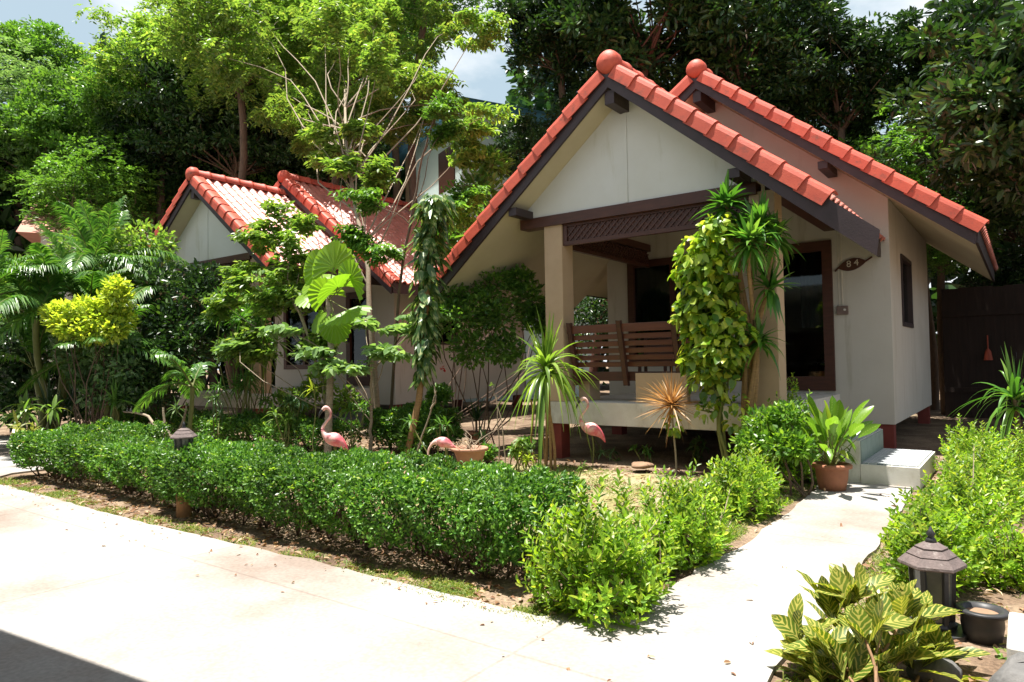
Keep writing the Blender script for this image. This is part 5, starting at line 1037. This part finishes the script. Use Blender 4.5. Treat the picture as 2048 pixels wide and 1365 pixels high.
def scatter(n, areas, ll, lw, m, name, lab):
    P = np.concatenate([np.stack([rng.uniform(a_, b_, int(n*k)), rng.uniform(c_, d_, int(n*k)), rng.uniform(.004, .02, int(n*k))], 1) for a_, b_, c_, d_, k in areas]); k = len(P)
    mb = MB(); leaf6(mb, P, rdir(k, 0, .15), A([0, 0, 1.])+rng.normal(size=(k, 3))*.35, ll*rng.uniform(.5, 1.3, k), lw*rng.uniform(.6, 1.2, k), .5); return tag(mb.build(name, M[m]), lab, None, None, 'stuff')
scatter(2600, [(-8, -.3, -7.66, -6.2, .9), (-6, -.3, -6.2, -3, .7), (.65, 3.5, -8.2, -1, .9), (-.3, .65, -7.6, -3, .02), (-9, -5, -4, -2, .5)], .055, .026, 'dry', 'leaf_litter', 'dry fallen leaves')
k = 110; mb = MB(); P = np.stack([rng.uniform(-7.5, .5, k), -7.68-np.abs(rng.normal(size=k))*.22, rng.uniform(.024, .03, k)], 1); leaf6(mb, P, rdir(k, 0, .1), A([0, 0, 1.])+rng.normal(size=(k, 3))*.3, rng.uniform(.01, .04, k), rng.uniform(.008, .018, k), .4); tag(mb.build('debris', M['dry']), 'crumbs and leaf bits along the pavement edge', None, None, 'stuff')
# white gravel patch under the left flamingo
k = 1500; mb = MB(); P = np.stack([rng.uniform(-6.6, -4.6, k), rng.uniform(-5.6, -4.7, k), rng.uniform(.0, .02, k)], 1); leaf6(mb, P, rdir(k, 0, .2), A([0, 0, 1.])+rng.normal(size=(k, 3))*.4, .06, .045, .6); tag(mb.build('gravel', M['pebble']), 'pale gravel and litter', None, None, 'stuff')
# ---------------------------------------------------------------- sky, sun, camera
S_ = A([-.12, -.09, 1.]); S_ = S_/np.linalg.norm(S_); el = math.asin(S_[2]); azm = math.atan2(S_[0], S_[1])
w = bpy.data.worlds.new('World'); scene.world = w; w.use_nodes = True; nt = w.node_tree; nt.nodes.clear(); N = nt.nodes.new; L = nt.links.new
out = N('ShaderNodeOutputWorld'); bg = N('ShaderNodeBackground'); sky = N('ShaderNodeTexSky'); sky.sky_type = 'NISHITA'; sky.sun_disc = False; sky.sun_elevation = el; sky.sun_rotation = azm; sky.air_density = 1.0; sky.dust_density = 2.0; sky.ozone_density = 1.0
tc = N('ShaderNodeTexCoord'); mp = N('ShaderNodeMapping'); mp.inputs['Scale'].default_value = (1, 1, 2.2); mp.inputs['Location'].default_value = (1.3, .4, .2); L(tc.outputs['Generated'], mp.inputs[0])
nz = N('ShaderNodeTexNoise'); nz.inputs['Scale'].default_value = 2.4; nz.inputs['Detail'].default_value = 8; nz.inputs['Roughness'].default_value = .55; L(mp.outputs[0], nz.inputs['Vector'])
cr = ramp(nt, [(.46, (0, 0, 0)), (.60, (1, 1, 1))]); L(nz.outputs[0], cr.inputs[0])
mx = N('ShaderNodeMix'); mx.data_type = 'RGBA'; L(cr.outputs[0], mx.inputs[0]); L(sky.outputs[0], mx.inputs[6]); mx.inputs[7].default_value = (8.6, 8.9, 9.2, 1)
sx_ = N('ShaderNodeSeparateXYZ'); L(tc.outputs['Generated'], sx_.inputs[0]); hr = N('ShaderNodeMapRange'); hr.inputs[1].default_value = .45; hr.inputs[2].default_value = .85; hr.inputs[3].default_value = .96; hr.inputs[4].default_value = 0; L(sx_.outputs[2], hr.inputs[0])
hz = N('ShaderNodeMix'); hz.data_type = 'RGBA'; L(hr.outputs[0], hz.inputs[0]); L(sky.outputs[0], hz.inputs[6]); hz.inputs[7].default_value = (4.3, 5.5, 6.4, 1); L(hz.outputs[2], mx.inputs[6])
L(mx.outputs[2], bg.inputs[0]); bg.inputs[1].default_value = .05; L(bg.outputs[0], out.inputs[0])
sl = bpy.data.lights.new('sun', 'SUN'); sl.energy = 5.0; sl.angle = math.radians(.53); sl.color = (1, .955, .88); so = bpy.data.objects.new('sun', sl); COL.objects.link(so)
so.rotation_euler = Vector(tuple(S_)).to_track_quat('Z', 'Y').to_euler(); so.location = (0, 0, 30)
cd = bpy.data.cameras.new('camera'); cam = bpy.data.objects.new('camera', cd); COL.objects.link(cam); scene.camera = cam
cd.sensor_width = 36; cd.lens = 36*FPX/2048; cd.clip_end = 1000; cd.clip_start = .05
cam.matrix_world = Matrix([[Rv[0], Uv[0], -Fv[0], CAM[0]], [Rv[1], Uv[1], -Fv[1], CAM[1]], [Rv[2], Uv[2], -Fv[2], CAM[2]], [0, 0, 0, 1]])
scene.view_settings.view_transform = 'Standard'; scene.view_settings.look = 'None'; scene.view_settings.gamma = 1; scene.view_settings.exposure = 1.38
scene.cycles.max_bounces = 6; scene.cycles.diffuse_bounces = 3; scene.cycles.transmission_bounces = 3; scene.cycles.transparent_max_bounces = 8
